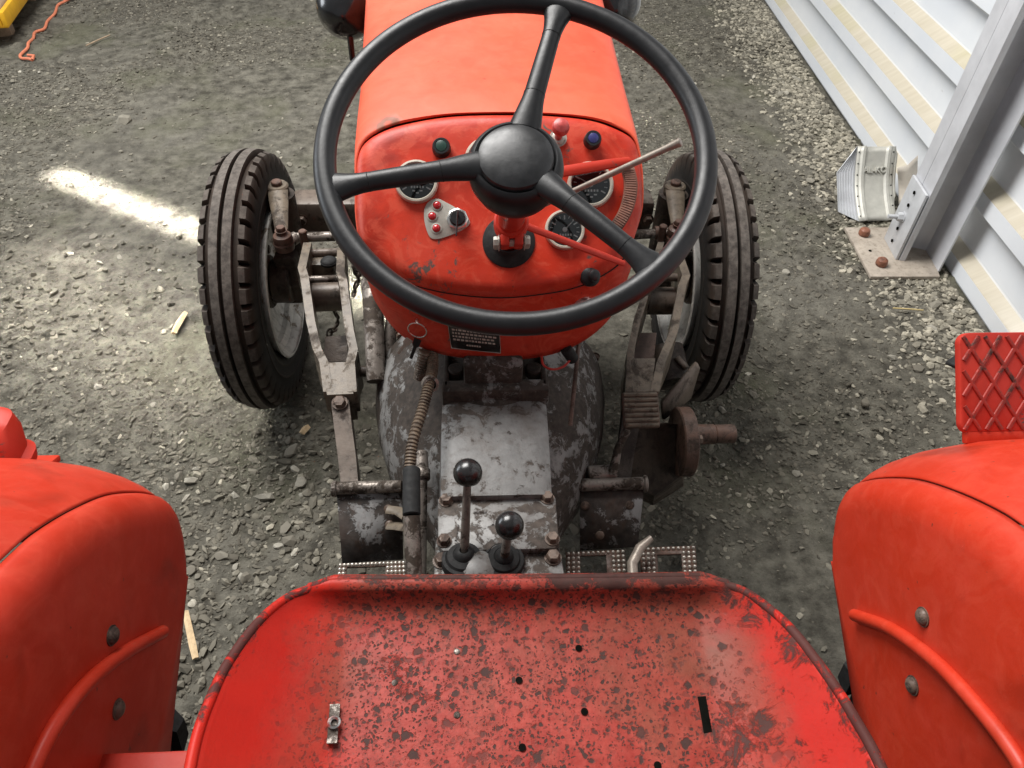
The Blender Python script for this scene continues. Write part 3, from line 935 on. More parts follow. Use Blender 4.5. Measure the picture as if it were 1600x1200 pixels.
for u_, v_ in ((1349, 367), (1376, 414)):
    p = PZ(u_, v_, bz)
    mb = MB()
    mb.lathe([(0, 0), (0.018, 0), (0.021, 0.004), (0.0215, 0.014), (0.019, 0.024), (0.012, 0.030), (0, 0.032)], p, (0, 0, 1), 22)
    build('anchor_nut', mb, 'rust_nut', col)
p = PZ(1359.5, 392, bz)
mb = MB(); mb.lathe([(0, 0), (0.006, 0), (0.006, 0.0015), (0, 0.0015)], p, (0, 0, 1), 14)
build('anchor_hole', mb, 'hole', col)

# ------------------------------------------------------------------ wheel chock against the wall
chk = empty('wheel_chock', (1.62, 2.65, 0), 'small zinc wheel chock embossed with letters, leaning by the column foot', 'wheel chock')
A = PZ(1342, 346, 0.012); B = PZ(1401, 344, 0.012)
T1 = PZ(1340, 229, 0.215); T2 = PZ(1400, 229, 0.215)
def chock_row(t):
    a = A.lerp(T1, t); b_ = B.lerp(T2, t)
    n = (B - A).cross(T1 - A).normalized()
    sag = -0.028 * math.sin(math.pi * t)
    return a + n * sag, b_ + n * sag, n
rows = [chock_row(i / 14) for i in range(15)]
mb = MB()
cross = [(0.0, 0.002), (0.10, 0.002), (0.14, 0.009), (0.20, 0.009), (0.24, 0.0), (0.76, 0.0), (0.80, 0.009), (0.86, 0.009), (0.90, 0.002), (1.0, 0.002)]
mb.loft([[a.lerp(b_, s_) + n * h_ for s_, h_ in cross] for a, b_, n in rows])
face = build('curved_face', mb, 'chock', chk, True, 40, thick=0.003)
L1 = PZ(1308, 270, 0.13); L2 = PZ(1310, 331, 0.012)
mb = MB()
lft = [r[0] for r in rows]
outer = [L2.lerp(L1, min(1, i / 10)) if i <= 10 else L1.lerp(T1, (i - 10) / 4.0) for i in range(15)]
nst = 7
secs = []
for k in range(nst * 2):
    q = k / (nst * 2 - 1)
    secs.append([lft[i].lerp(outer[i], q) + Vector((-0.004, -0.004, 0.003)) * (k % 2) for i in range(15)])
mb.loft(secs)
build('side_panel', mb, 'galv', chk, False, thick=0.002)
mb = MB()
rgt = [r[1] for r in rows]
mb.loft([rgt, [Vector((p.x + 0.012, max(p.y, B.y + 0.10), min(p.z, 0.19))) for p in rgt]])
build('side_panel', mb, 'chock', chk, True, thick=0.002)
mb = MB()
for s_ in (0.05, 0.95):
    for i in range(1, 14, 2):
        a, b_, n = rows[i]
        mb.lathe([(0, 0), (0.0028, 0), (0.0028, 0.0022), (0, 0.0022)], a.lerp(b_, s_) + n * 0.0035, n, 8)
build('rivet_row', mb, 'hole', chk, kind='stuff')
fc = bpy.data.curves.new('emboss', 'FONT')
fc.body = 'AL-KO'
fc.size = 0.034
fc.extrude = 0.0060
fc.bevel_depth = 0.0006
fc.align_x = 'CENTER'
to = bpy.data.objects.new('emboss_tmp', fc)
S.collection.objects.link(to)
bpy.context.view_layer.update()
tm = bpy.data.meshes.new_from_object(to)
bpy.data.objects.remove(to)
a, b_, n = rows[10]
a2, b2, n2 = rows[11]
exx = (b_ - a).normalized(); eyy = ((a2 - a) - exx * (a2 - a).dot(exx)).normalized(); ezz = exx.cross(eyy)
if ezz.dot(n) < 0: ezz = -ezz
orgn = (a + b_) / 2 + n * 0.0036 - eyy * 0.014
for v in tm.vertices:
    v.co = exx * v.co.x + eyy * v.co.y + ezz * v.co.z
tm.name = 'embossed_lettering'
link('embossed_lettering', tm, 'chock', face, orgn)
# strip of milky plastic between chock and column
mb = MB()
q0 = [PZ(1402, 262, 0.17), PZ(1404, 290, 0.09), PZ(1404, 318, 0.03)]
q1 = [PZ(1418, 258, 0.155), PZ(1416, 292, 0.085), PZ(1412, 322, 0.03)]
q2 = [PZ(1434, 243, 0.19), PZ(1432, 280, 0.10), PZ(1424, 318, 0.035)]
mb.loft([smooth_curve(q, 8) for q in (q0, q1, q2)])
build('plastic_scrap', mb, 'plastic', None, thick=0.002, label='bent scrap of milky beige plastic wedged between chock and column', category='scrap')

# ------------------------------------------------------------------ small litter
def splinter(a, b_, w, h, mat, label, cat, nm):
    a, b_ = PZ(*a, 0.012), PZ(*b_, 0.012)
    a.z = gz(a.x, a.y) + 0.014; b_.z = gz(b_.x, b_.y) + 0.014
    mb = MB()
    d = (b_ - a)
    n = 5
    mb.tube([a + d * (i / (n - 1)) + Vector((0, 0, h * 0.3 * math.sin(3.1 * i / (n - 1)))) for i in range(n)], [(h * (0.9 if i in (0, n - 1) else 1), w * (0.85 if i in (0, n - 1) else random.uniform(0.9, 1.1))) for i in range(n)], 4 if w > 0.005 else 6, flat=(0, 0.0, 1))
    return build(nm, mb, mat, None, False, label=label, category=cat)


splinter((271, 521), (289, 488), 0.011, 0.008, 'pale_wood', 'short pale wooden block lying on dirt beside ribbed front tyre', 'wood chip', 'wood_chip')
splinter((288, 952), (305, 1028), 0.008, 0.004, 'pale_wood', 'long thin pale wood splinter on stones between fender and seat', 'wood splinter', 'wood_splinter')
splinter((472, 679), (482, 668), 0.011, 0.008, 'pale_wood', 'tiny orange-tan wood chip near the stones behind the front tyre', 'wood chip', 'wood_chip')
splinter((1394, 484), (1441, 488), 0.003, 0.003, 'straw', 'dry yellow straw on the pale gravel below the base plate', 'straw', 'straw_stalk')
splinter((136, 76), (173, 58), 0.004, 0.004, 'wood', 'thin dark twig lying on bare dirt near the orange twine', 'twig', 'twig')
mb = MB()
pts = [(125, -25), (118, -10), (110, 0), (100, 5), (90, 8), (85, 20), (73, 30), (68, 42), (54, 49), (52, 60), (46, 70), (44, 78), (33, 87), (34, 92), (45, 93), (51, 95)]
pp = [PZ(x, y, 0.014) for x, y in pts]
for p in pp: p.z = gz(p.x, p.y) + 0.012
mb.tube(smooth_curve(pp, 90), 0.0075, 8)
e_ = pp[-1]
mb.tube([e_, e_ + Vector((0.0, 0.03, 0.010)), e_ + Vector((-0.04, 0.05, 0.004))], 0.008, 6)
build('twine', mb, 'string', None, label='orange twine snaking across the dirt from the yellow crate', category='twine')

# yellow crate on wooden bearers, only its corner reaches the picture
zc = 0.30
K = PZ(14, 44, 0.10)
Kr = PZ(46, -2, 0.10)
exc = (Kr - K); exc.z = 0; exc.normalize()
eyc = Vector((-exc.y, exc.x, 0))
if eyc.x > 0: eyc = -eyc
Rc = Matrix((exc, eyc, Vector((0, 0, 1)))).transposed()
crate = empty('yellow_crate', (K.x, K.y, 0.0), 'yellow plastic crate of cardboard raised on wooden legs, near the orange twine', 'crate')
def cbox(a, b_):
    c = (Vector(a) + Vector(b_)) / 2
    s_ = [abs(x - y) for x, y in zip(a, b_)]
    return Rc @ c + Vector((K.x, K.y, 0)), s_
def cb(nm, a, b_, mat, bv=0.004, par=None):
    c, s_ = cbox(a, b_)
    return build(nm, MB().box(c, s_, Rc, bv), mat, par or crate)
cb('tray_floor', (0, 0, 0.100), (0.9, 0.7, 0.115), 'yellow')
cb('tray_side', (-0.004, -0.004, 0.105), (0.904, 0.022, 0.180), 'yellow', 0.005)
cb('tray_side', (-0.006, 0.024, 0.105), (0.020, 0.70, 0.178), 'yellow', 0.005)
cb('tray_side', (0.884, 0.024, 0.105), (0.910, 0.70, 0.178), 'yellow', 0.005)
cb('tray_side', (-0.004, 0.703, 0.105), (0.904, 0.728, 0.180), 'yellow', 0.005)
for a in (0.16, 0.70):
    for b_ in (0.06, 0.58):
        cb('crate_leg', (a, b_, 0.0), (a + 0.07, b_ + 0.07, 0.098), 'wood')
cbx, s_ = cbox((0.055, 0.045, 0.118), (0.72, 0.62, 0.225))
cardbox = build('cardboard_box', MB().box(cbx, s_, Rc @ Matrix.Rotation(0.04, 3, 'Z'), 0.003), 'card', None, label='flat brown cardboard box lying inside the yellow crate', category='box')
# ================================================================== THE TRACTOR
tractor = empty('tractor', (0, 0, 0), 'old red tractor with a worn pan seat, black three-spoke steering wheel and ribbed front tyres', 'tractor')


def part(name, mb, mat, parent=None, **kw):
    return build(name, mb, mat, parent or tractor, **kw)


def pempty(name, loc):
    o = bpy.data.objects.new(name, None)
    o.empty_display_size = 0.05
    S.collection.objects.link(o)
    o.parent = tractor
    o.location = loc
    ORG[o.name] = Vector(loc)
    return o


# ---- instrument panel: an inclined oval cap at the rear of the hood
PA, PB = Vector((0, 1.172, 1.10)), Vector((0, 0.950, 0.90))
vd = (PA - PB).normalized()
pn = Vector((0, -vd.z, vd.y))
def onp(px, py, h=0.0): return PP(px, py, PA + pn * h, pn)


low_px = [(560, 372), (567, 388), (590, 415), (630, 439), (700, 457), (780, 464), (850, 458), (900, 448), (940, 430), (969, 409), (990, 375)]
top_px = [(1003, 330), (1004, 285), (1000, 248), (990, 220), (965, 203), (920, 188), (850, 181), (770, 180), (700, 183), (640, 193), (600, 205), (570, 224), (558, 250), (556, 290), (556, 335)]
ring_px = low_px + top_px
NL = len(low_px)
HL = -0.020
ring = [onp(x, y, HL) for x, y in ring_px]
# resample the closed outline smoothly
def closed_curve(pts, n):
    m = len(pts)
    out = []
    for i in range(n):
        t = i / n * m
        k = int(t); u = t - k
        a, b, c, d = (pts[(k + q) % m] for q in (-1, 0, 1, 2))
        out.append(0.5 * ((2 * b) + (c - a) * u + (2 * a - 5 * b + 4 * c - d) * u * u + (3 * b - a - 3 * c + d) * u ** 3))
    return out
RN = 104
rc = closed_curve(ring, RN)
cen = sum(rc, Vector()) / RN - pn * HL
secs = []
for s_, h_ in ((0.0, 0.0), (0.35, 0.001), (0.62, 0.001), (0.78, 0.0), (0.86, -0.0005), (0.905, -0.002), (0.94, -0.0055), (0.968, -0.011), (0.988, -0.0165), (0.998, -0.0215), (1.0, -0.027), (0.994, -0.032)):
    row = []
    for p in rc:
        d = p - (cen + pn * HL)
        lift = 1.0 if d.dot(vd) < 0.02 else 1.0 - 0.55 * min(1, (d.dot(vd) - 0.02) / 0.08)
        row.append(cen + d * s_ + pn * (h_ * lift + (0 if lift == 1 else (1 - lift) * -0.018 * s_ ** 3)))
    secs.append(row)
mb = MB(); mb.loft(secs, closed=True)
dash = part('dashboard', mb, 'red_dash', ang=60)
PO = 0.0015
def pdisc(px, py, h=PO): return onp(px, py, h)

# lower cowl under the panel lip
low_bot = [(566, 400), (578, 440), (590, 472), (626, 520), (683, 550), (775, 561), (848, 555), (900, 537), (940, 508), (966, 470), (988, 400)]
tops = smooth_curve([onp(x, y, -0.026) for x, y in low_px], 49)
bots = []
for (x, y), (bx_, by_) in zip(low_px, low_bot):
    t = onp(x, y, -0.026)
    bots.append(PY(bx_, by_, t.y + 0.012))
bots = smooth_curve(bots, 49)
rows_ = []
for q in (0.0, 0.02, 0.06, 0.14, 0.3, 0.5, 0.7, 0.9, 1.0):
    row = []
    for a, b_ in zip(tops, bots):
        p = a.lerp(b_, q)
        out = Vector((p.x, p.y - 1.25, 0)).normalized()
        # a shallow lip at the seam, a gentle belly below it
        p = p + out * (0.002 * min(1, q / 0.06) + 0.006 * math.sin(math.pi * min(1, q * 1.1)))
        row.append(p)
    rows_.append(row)
mb = MB(); mb.loft(rows_)
cowl = part('lower_cowl', mb, 'red_dash', thick=0.0025, ang=50)

mb = MB(); mb.tube([p + (p - cen).normalized() * 0.001 for p in tops], 0.0017, 8); build('seam_dark_line', mb, 'rubber', cowl)  # added dark strip, stands in for the shade in the lip groove

# ---- hood: section of the panel outline carried forward
idx = list(range(NL - 1, len(ring_px))) + [0]
hs0 = [ring[i] + pn * (-HL) * 0.15 for i in idx]
hs0 = smooth_curve([Vector((p.x, p.y + 0.0045, p.z)) for p in hs0], 61)
cx_ = 0.5 * (min(p.x for p in hs0) + max(p.x for p in hs0))
right_bottom, left_bottom = hs0[0], hs0[-1]
def hood_sec(y, k):
    """section at distance y; k 0..1 from the inclined rear edge to the straight front"""
    w = 1.0 + 0.115 * max(0.0, (y - 1.15)) / 0.7
    rise = 0.050 * max(0.0, (y - 1.15)) / 0.7
    out = []
    for p in hs0:
        yy = p.y + 0.001 if k == 0 else (p.y * (1 - k) + y * k)
        z = p.z + rise
        out.append(Vector((cx_ + (p.x - cx_) * w - 0.02 * (y - 1.15), yy, z)))
    lo, hi = out[0].copy(), out[-1].copy()
    return [Vector((lo.x - 0.012, lo.y, lo.z - 0.13)), Vector((lo.x - 0.002, lo.y, lo.z - 0.06))] + out + [Vector((hi.x + 0.002, hi.y, hi.z - 0.06)), Vector((hi.x + 0.012, hi.y, hi.z - 0.13))]
ys = [(1.15, 0.0), (1.19, 0.25), (1.24, 0.5), (1.30, 0.8), (1.36, 1.0), (1.5, 1.0), (1.65, 1.0), (1.8, 1.0), (1.93, 1.0)]
hsecs = [hood_sec(y, k) for y, k in ys]
last = hsecs[-1]
cz = Vector((sum(p.x for p in last) / len(last), 1.93, 0.98))
for q, dy in ((0.97, 0.025), (0.90, 0.045), (0.75, 0.058)):
    hsecs.append([cz + (p - cz) * q + Vector((0, dy, 0)) for p in last])
mb = MB(); mb.loft(hsecs)
hood = part('hood', mb, 'red_hood', thick=0.003, ang=50)
# grease-worn patch round the hood catch
# dark bulkhead that closes the gap between panel and hood
mb = MB(); mb.loft([[cen + pn * -0.05 + (p - cen - pn * HL) * s_ for p in rc] for s_ in (0.0, 0.5, 0.965)] + [[p + Vector((0, 0.05, 0)) * 1.0 + (cen - p) * 0.03 for p in rc]], closed=True)
part('bulkhead', mb, 'dark_steel')
# radiator grille at the nose
mb = MB(); mb.box((cx_, 2.015, 0.88), (0.36, 0.012, 0.34), None, 0.004); grl = part('grille', mb, 'dark_steel')
for i in range(9):
    x = -0.16 + i * 0.04 + cx_
    mb = MB(); mb.box((x, 2.0, 0.88), (0.012, 0.012, 0.32), None, 0.003); build('grille_bar', mb, 'red_metal', grl)
mb = MB(); mb.box((cx_ - 0.01, 1.56, 0.62), (0.30, 0.72, 0.42), None, 0.02)
mb.box((cx_ - 0.01, 1.30, 0.86), (0.26, 0.22, 0.10), None, 0.02)
part('engine_block', mb, 'dark_steel')
for sx in (-1, 1):
    for i in range(4):
        c = Vector((cx_ + sx * 0.15, 1.34 + i * 0.12, 0.62))
        mb = MB(); mb.cyl(c, c + Vector((sx * 0.025, 0, 0)), 0.035, 18, bevel=0.004); part('engine_cover', mb, 'axle')

bpy.context.view_layer.update()
hit = hood.ray_cast(CAM - hood.matrix_world.translation, ray(606, 193).normalized())
if hit[0]:
    add_mark(M['red_hood'], hit[1] + hood.matrix_world.translation, 0.017, (0.17, 0.085, 0.05))
# ---- gauges
def gauge(px, py, rpx, needle_a):
    c = pdisc(px, py)
    r = (pdisc(px + rpx, py) - c).length
    g = pempty('gauge', c)
    mb = MB()
    mb.lathe([(r, 0), (r * 1.0, 0.007), (r * 0.96, 0.010), (r * 0.88, 0.0105), (r * 0.83, 0.008), (r * 0.81, 0.004)], c, pn, 48)
    part('bezel', mb, 'cream', g)
    mb = MB(); mb.lathe([(0, 0.0035), (r * 0.83, 0.0035)], c, pn, 48)
    part('dial', mb, 'dial', g)
    mb = MB()
    ex1 = Vector((1, 0, 0)); ey1 = vd
    for k in range(13):
        q = math.radians(-30 + 20 * k)
        d = ex1 * math.cos(q) + ey1 * math.sin(q)
        s_ = ex1 * -math.sin(q) + ey1 * math.cos(q)
        w = 0.0006 if k % 3 else 0.0011
        l0 = 0.60 if k % 3 else 0.52
        p = c + pn * 0.0042
        mb.add([p + d * r * l0 - s_ * w, p + d * r * 0.74 - s_ * w, p + d * r * 0.74 + s_ * w, p + d * r * l0 + s_ * w], [(0, 1, 2, 3)])
    p = c + pn * 0.0042 - ey1 * r * 0.30
    for k in range(5):
        x0 = (-0.26 + 0.13 * k) * r
        mb.add([p + ex1 * x0, p + ex1 * (x0 + 0.075 * r), p + ex1 * (x0 + 0.075 * r) + ey1 * 0.10 * r, p + ex1 * x0 + ey1 * 0.10 * r], [(0, 1, 2, 3)])
    for k in range(3):
        p2 = p - ey1 * (0.16 + 0.1 * (k % 2)) * r + ex1 * (-0.2 + 0.17 * k) * r
        mb.add([p2, p2 + ex1 * 0.13 * r, p2 + ex1 * 0.13 * r + ey1 * 0.07 * r, p2 + ey1 * 0.07 * r], [(0, 1, 2, 3)])
    part('dial_marks', mb, 'white', g, smooth=False)
    mb = MB()
    d = ex1 * math.cos(needle_a) + ey1 * math.sin(needle_a)
    mb.tube([c + pn * 0.0055 - d * r * 0.12, c + pn * 0.0055 + d * r * 0.66], [0.0014, 0.0005], 6)
    mb.lathe([(0.004, 0.004), (0.004, 0.0066), (0, 0.0070)], c, pn, 14)
    part('needle', mb, 'white', g)
    mb = MB(); mb.lathe([(r * 0.84, 0.0075), (r * 0.5, 0.0092), (0, 0.0098)], c, pn, 40)
    part('gauge_glass', mb, 'glass', g)


gauge(651, 285, 34, 2.3)
gauge(762, 252, 36, 1.2)
gauge(922, 290, 36, 2.6)
gauge(882, 360, 31, 0.8)

# ---- push buttons and knobs
def button(px, py, rpx, lens, nm):
    c = pdisc(px, py); r = (pdisc(px + rpx, py) - c).length
    mb = MB(); mb.lathe([(r * 1.05, 0), (r * 1.05, 0.004), (r, 0.006), (r, 0.013), (r * 0.9, 0.016), (r * 0.66, 0.016), (r * 0.64, 0.0145)], c, pn, 28)
    o = part(nm, mb, 'black_plastic')
    mb = MB(); mb.lathe([(r * 0.65, 0.0148), (r * 0.6, 0.0165), (r * 0.35, 0.0175), (0, 0.018)], c, pn, 24)
    build('button_cap', mb, lens, o)
button(690, 233, 14, 'green_lens', 'green_push_button')
button(925, 221, 13, 'blue_lens', 'blue_push_button')
c = pdisc(872, 216); r = (pdisc(885, 216) - c).length
ax = (pn + Vector((0.02, 0, 0.25))).normalized()
mb = MB(); mb.lathe([(r * 0.75, 0), (r * 0.75, 0.003), (r * 0.45, 0.004), (r * 0.45, 0.020), (r * 0.6, 0.024), (r * 1.0, 0.030), (r * 1.03, 0.036), (r * 0.9, 0.042), (r * 0.5, 0.045), (0, 0.046)], c, ax, 24)
kn = part('pull_knob', mb, 'red_knob')
mb = MB(); hexhead(mb, c, pn, r * 0.85, 0.004)
build('collar_nut', mb, 'lamp_plate', kn)
# black rubber knob low on the right and chrome switch on the cowl
c = onp(922, 431, -0.012)
ax = (pn + Vector((0.45, -0.2, 0))).normalized()
mb = MB(); mb.lathe([(0.018, -0.004), (0.018, 0.003), (0.015, 0.006), (0.0105, 0.009), (0.0095, 0.017), (0.007, 0.019), (0, 0.0195)], c, ax, 26)
part('rubber_button', mb, 'black_plastic')
# ---- warning lamp plate with ignition switch
ex1 = Vector((1, 0, 0))
def pl(px, py, h): return onp(px, py, h)
outline = [(663, 345), (664, 325), (672, 314), (684, 311), (694, 315), (712, 325), (730, 340), (734, 350), (722, 360), (704, 368), (684, 374), (671, 370)]
o3 = onp(690, 343, 0.0012)
crv = closed_curve([onp(x, y, 0.0012) for x, y in outline], 44)
poly = [((p - o3).dot(ex1), (p - o3).dot(vd)) for p in crv]
mb = MB(); mb.prism(poly, o3, ex1, vd, 0.0022, 0.0006)
lp = part('warning_lamp_plate', mb, 'lamp_plate')
for (x, y) in ((683, 321), (675.5, 338), (682, 357)):
    c = onp(x, y, 0.0030)
    mb = MB(); mb.lathe([(0.0088, 0), (0.0088, 0.0018), (0.0068, 0.0022)], c, pn, 24); build('lamp_seat', mb, 'lamp_plate', lp)
    mb = MB(); mb.lathe([(0.0066, 0.0005)] + dome(0.0066, 0.0048, 7, 0.001), c, pn, 24); build('red_lamp', mb, 'red_lens', lp)
c = onp(715, 343, 0.003)
mb = MB(); mb.lathe([(0, 0), (0.0178, 0), (0.0178, 0.005), (0.0155, 0.0065), (0.013, 0.0065)], c, pn, 8)
ig = part('ignition_switch', mb, 'chrome')
mb = MB(); mb.lathe([(0.0128, 0.004), (0.0128, 0.010), (0.011, 0.012), (0, 0.012)], c, pn, 30); build('switch_barrel', mb, 'black_plastic', ig)
k0 = c + pn * 0.012
kd = (onp(714, 372, 0.022) - onp(716, 330, 0.022))
mb = MB()
mb.tube([c + pn * 0.012 - kd * 0.10, c + pn * 0.02 - kd * 0.12, c + pn * 0.023 + kd * 0.2, c + pn * 0.024 + kd * 0.75], [(0.0035, 0.0016), (0.0055, 0.0016), (0.005, 0.0015), (0.0035, 0.0014)], 8, flat=tuple(pn))
build('ignition_key', mb, 'black_plastic', ig)

# ---- throttle quadrant: notched arc, red arm, pale lever
arc_px = smooth_curve([Vector((x, y, 0)) for x, y in ((990, 262), (995, 285), (993, 312), (984, 338), (970, 360), (958, 376))], 25)
arc_in = smooth_curve([Vector((x, y, 0)) for x, y in ((972, 264), (976, 285), (974, 308), (967, 330), (955, 349), (944, 362))], 25)
secs = []
for i, (o1, i1) in enumerate(zip(arc_px, arc_in)):
    a, b_ = onp(o1.x, o1.y, 0.020), onp(i1.x, i1.y, 0.020)
    secs.append([b_ - pn * 0.004, b_ + pn * 0.002, b_.lerp(a, 0.5) + pn * 0.0028, a + pn * 0.002, a - pn * 0.004])
mb = MB(); mb.loft(secs); quad = part('throttle_quadrant', mb, 'quadrant', thick=0.002)
fine_o = smooth_curve(arc_px, 34); fine_i = smooth_curve(arc_in, 34)
for i in range(1, 33):
    a, b_ = onp(fine_o[i].x, fine_o[i].y, 0.0225), onp(fine_i[i].x, fine_i[i].y, 0.0225)
    mb = MB(); mb.tube([b_.lerp(a, 0.06), b_.lerp(a, 0.94)], 0.0024, 6); build('notch_ridge', mb, 'quadrant', quad)

# ---- steering wheel
SC = Vector((0.018, 0.757, 1.259)); sn = Vector((-0.0346, -0.429, 0.9026)).normalized()
sa = Vector((0, 1, 0)).cross(sn).normalized(); sb = sn.cross(sa)
RW = 0.2095
rim_pts = [SC + (sa * math.cos(2 * math.pi * i / 128) + sb * math.sin(2 * math.pi * i / 128)) * RW for i in range(128)]
mb = MB(); mb.tube(rim_pts, 0.0125, 18, closed=True)
steer = part('steering_wheel', mb, 'black_plastic')
HC = SC - sn * 0.018 - vd * 0.004
for (px, py) in ((872, 20), (520, 294), (1035, 432)):
    e = PP(px, py, SC, sn) - SC
    e.normalize()
    w = sn.cross(e)
    n = 14
    pts, rs = [], []
    for i in range(n + 1):
        q = i / n
        rad = 0.040 + (RW - 0.040) * q
        z = -0.016 * (1 - q) ** 1.5
        flare = 0.013 * max(0, (q - 0.70) / 0.30) ** 2.2
        pts.append(SC + e * rad + sn * z)
        rs.append((0.0108 - 0.001 * q, 0.0132 - 0.0032 * q + flare + 0.006 * max(0, 1 - q * 4)))
    mb = MB(); mb.tube(pts, rs, 16, flat=tuple(sn))
    build('spoke', mb, 'black_plastic', steer)
    # moulding seams
    for rad, q in ((0.085, 0.26), (0.165, 0.74)):
        mb = MB()
        p = SC + e * rad + sn * (-0.016 * (1 - q) ** 1.5)
        hw = 0.0132 - 0.0032 * q
        hh = 0.0108 - 0.001 * q
        mb.tube([p + sn * (hh * math.cos(2 * math.pi * k / 24)) + w * (hw * math.sin(2 * math.pi * k / 24)) for k in range(24)], 0.0005, 5, closed=True)
        build('spoke_seam', mb, 'rubber', steer)
hp_ = [(0.020, -0.062), (0.034, -0.056), (0.047, -0.040), (0.0535, -0.022), (0.055, -0.008), (0.0535, 0.002), (0.050, 0.008), (0.0465, 0.010), (0.0445, 0.0088), (0.0435, 0.007)]
mb = MB(); mb.lathe(hp_, HC, sn, 64); build('hub', mb, 'black_plastic', steer)
mb = MB(); mb.lathe([(0.0435, 0.006), (0.0432, 0.010), (0.0415, 0.0135), (0.036, 0.0165), (0.026, 0.0188), (0.013, 0.0200), (0, 0.0204)], HC, sn, 64); build('hub_cap', mb, 'cap_plastic', steer)
# column, clamp and rubber gaiter
cb_ = onp(795, 374, 0.004)
cdir = (HC - sn * 0.06 - cb_)
mb = MB(); mb.cyl(cb_ - cdir * 0.1, HC - sn * 0.05, 0.019, 28)
colm = part('steering_column', mb, 'red_metal')
cu = cdir.normalized()
fb = Vector((0, -1, 0)); fb = (fb - cu * fb.dot(cu)).normalized(); sb_ = cu.cross(fb)
RM = Matrix((sb_, fb, cu)).transposed()
mb = MB()
mid_ = cb_ + cdir * 0.42
mb.cyl(mid_ - cu * 0.022, mid_ + cu * 0.022, 0.025, 28, bevel=0.003)
mb.box(mid_ + fb * 0.026 + sb_ * 0.010, (0.013, 0.018, 0.042), RM, 0.003)
mb.box(mid_ + fb * 0.026 - sb_ * 0.010, (0.013, 0.018, 0.042), RM, 0.003)
build('column_clamp', mb, 'red_metal', colm)
for s_ in (-1, 1):
    mb = MB()
    mb2 = mid_ + fb * 0.028 + cu * (0.010 * s_)
    mb.cyl(mb2 - sb_ * 0.026, mb2 + sb_ * 0.022, 0.004, 10)
    hexhead(mb, mb2 + sb_ * 0.018, sb_, 0.008, 0.007)
    hexhead(mb, mb2 - sb_ * 0.018, -sb_, 0.008, 0.007)
    build('clamp_bolt', mb, 'lamp_plate', colm)
c = onp(795, 378, 0.0005)
mb = MB(); mb.lathe([(0.043, 0), (0.043, 0.003), (0.039, 0.0055), (0.030, 0.0065), (0.026, 0.010), (0.023, 0.020), (0.020, 0.021)], c, pn, 48)
build('column_grommet', mb, 'rubber', colm)
# red throttle arm and lever, both pivot on the column
pv = cb_ + cdir * 0.62
tip = onp(984, 251, 0.030)
mb = MB()
st0 = onp(868, 270, 0.040); mb.tube([st0, st0.lerp(tip, 0.4), st0.lerp(tip, 0.75), tip], [(0.009, 0.005), (0.009, 0.0045), (0.008, 0.004), (0.006, 0.004)], 10, flat=tuple(vd))
part('throttle_bracket', mb, 'red_metal')
mb = MB()
t2 = onp(975, 412, 0.024)
p2 = cb_ + cdir * 0.40 + Vector((0.015, 0, 0))
mb.tube([p2, p2.lerp(t2, 0.4), p2.lerp(t2, 0.8), t2], [(0.006, 0.004), (0.006, 0.004), (0.006, 0.003), (0.005, 0.003)], 10, flat=tuple(vd))
part('throttle_bracket', mb, 'red_metal')
l0 = pv + cu * 0.012 + Vector((0.02, 0, 0))
l1 = PP(1063, 222, SC - sn * 0.055, sn)
mb = MB()
n = 12
mb.tube([l0.lerp(l1, i / n) for i in range(n + 1)] + [l1 + (l1 - l0).normalized() * 0.001], [0.0034 + 0.0008 * i / n for i in range(n)] + [0.0054, 0.0044], 12)
part('throttle_lever', mb, 'lever')

# ---- data plate, key ring on the cowl
def cowl_pt(px, py, off=0.0):
    # nearest cowl panel around the middle is a near vertical sheet; solve against the loft rows
    d = ray(px, py); best = None
    for row in (rows_,):
        for i in range(len(rows_) - 1):
            for k in range(48):
                a, b_, c_ = rows_[i][k], rows_[i][k + 1], rows_[i + 1][k]
                n_ = (b_ - a).cross(c_ - a)
                if n_.length < 1e-9: continue
                t = (a - CAM).dot(n_) / d.dot(n_)
                p = CAM + d * t
                cc = (rows_[i][k] + rows_[i][k + 1] + rows_[i + 1][k] + rows_[i + 1][k + 1]) / 4
                e = (p - cc).length
                if best is None or e < best[0]:
                    n_.normalize()
                    if n_.dot(CAM - p) < 0: n_ = -n_
                    best = (e, p + n_ * off, n_)
    return best[1], best[2]


cq, axq = cowl_pt(912, 478, 0.001)
mb = MB(); mb.lathe([(0.020, -0.01), (0.020, 0.004), (0.017, 0.009), (0.011, 0.011), (0.010, 0.009)], cq, axq, 32)
sw = part('socket', mb, 'chrome')
mb = MB(); mb.lathe([(0.0105, 0.009), (0.007, 0.0095), (0.0065, 0.014), (0.0045, 0.0155), (0, 0.0155)], cq, axq, 24)
build('socket_core', mb, 'lamp_plate', sw)

grid = []
for v in range(5):
    row = []
    for u in range(7):
        a = Vector((697, 477)).lerp(Vector((778, 488)), u / 6)
        b_ = Vector((706, 540)).lerp(Vector((782, 548)), u / 6)
        q = a.lerp(b_, v / 4)
        row.append(cowl_pt(q.x, q.y, 0.0045)[0])
    grid.append(row)
mb = MB(); mb.loft(grid); dp = part('data_plate', mb, 'data_black', thick=0.0012)
def gp(u, v, off):
    u = min(max(u, 0), 0.999) * 6; v = min(max(v, 0), 0.999) * 4
    i, j = int(u), int(v); fu, fv = u - i, v - j
    p = grid[j][i].lerp(grid[j][i + 1], fu).lerp(grid[j + 1][i].lerp(grid[j + 1][i + 1], fu), fv)
    n_ = (grid[j][i + 1] - grid[j][i]).cross(grid[j + 1][i] - grid[j][i]).normalized()
    if n_.dot(CAM - p) < 0: n_ = -n_
    return p + n_ * off
mb = MB()
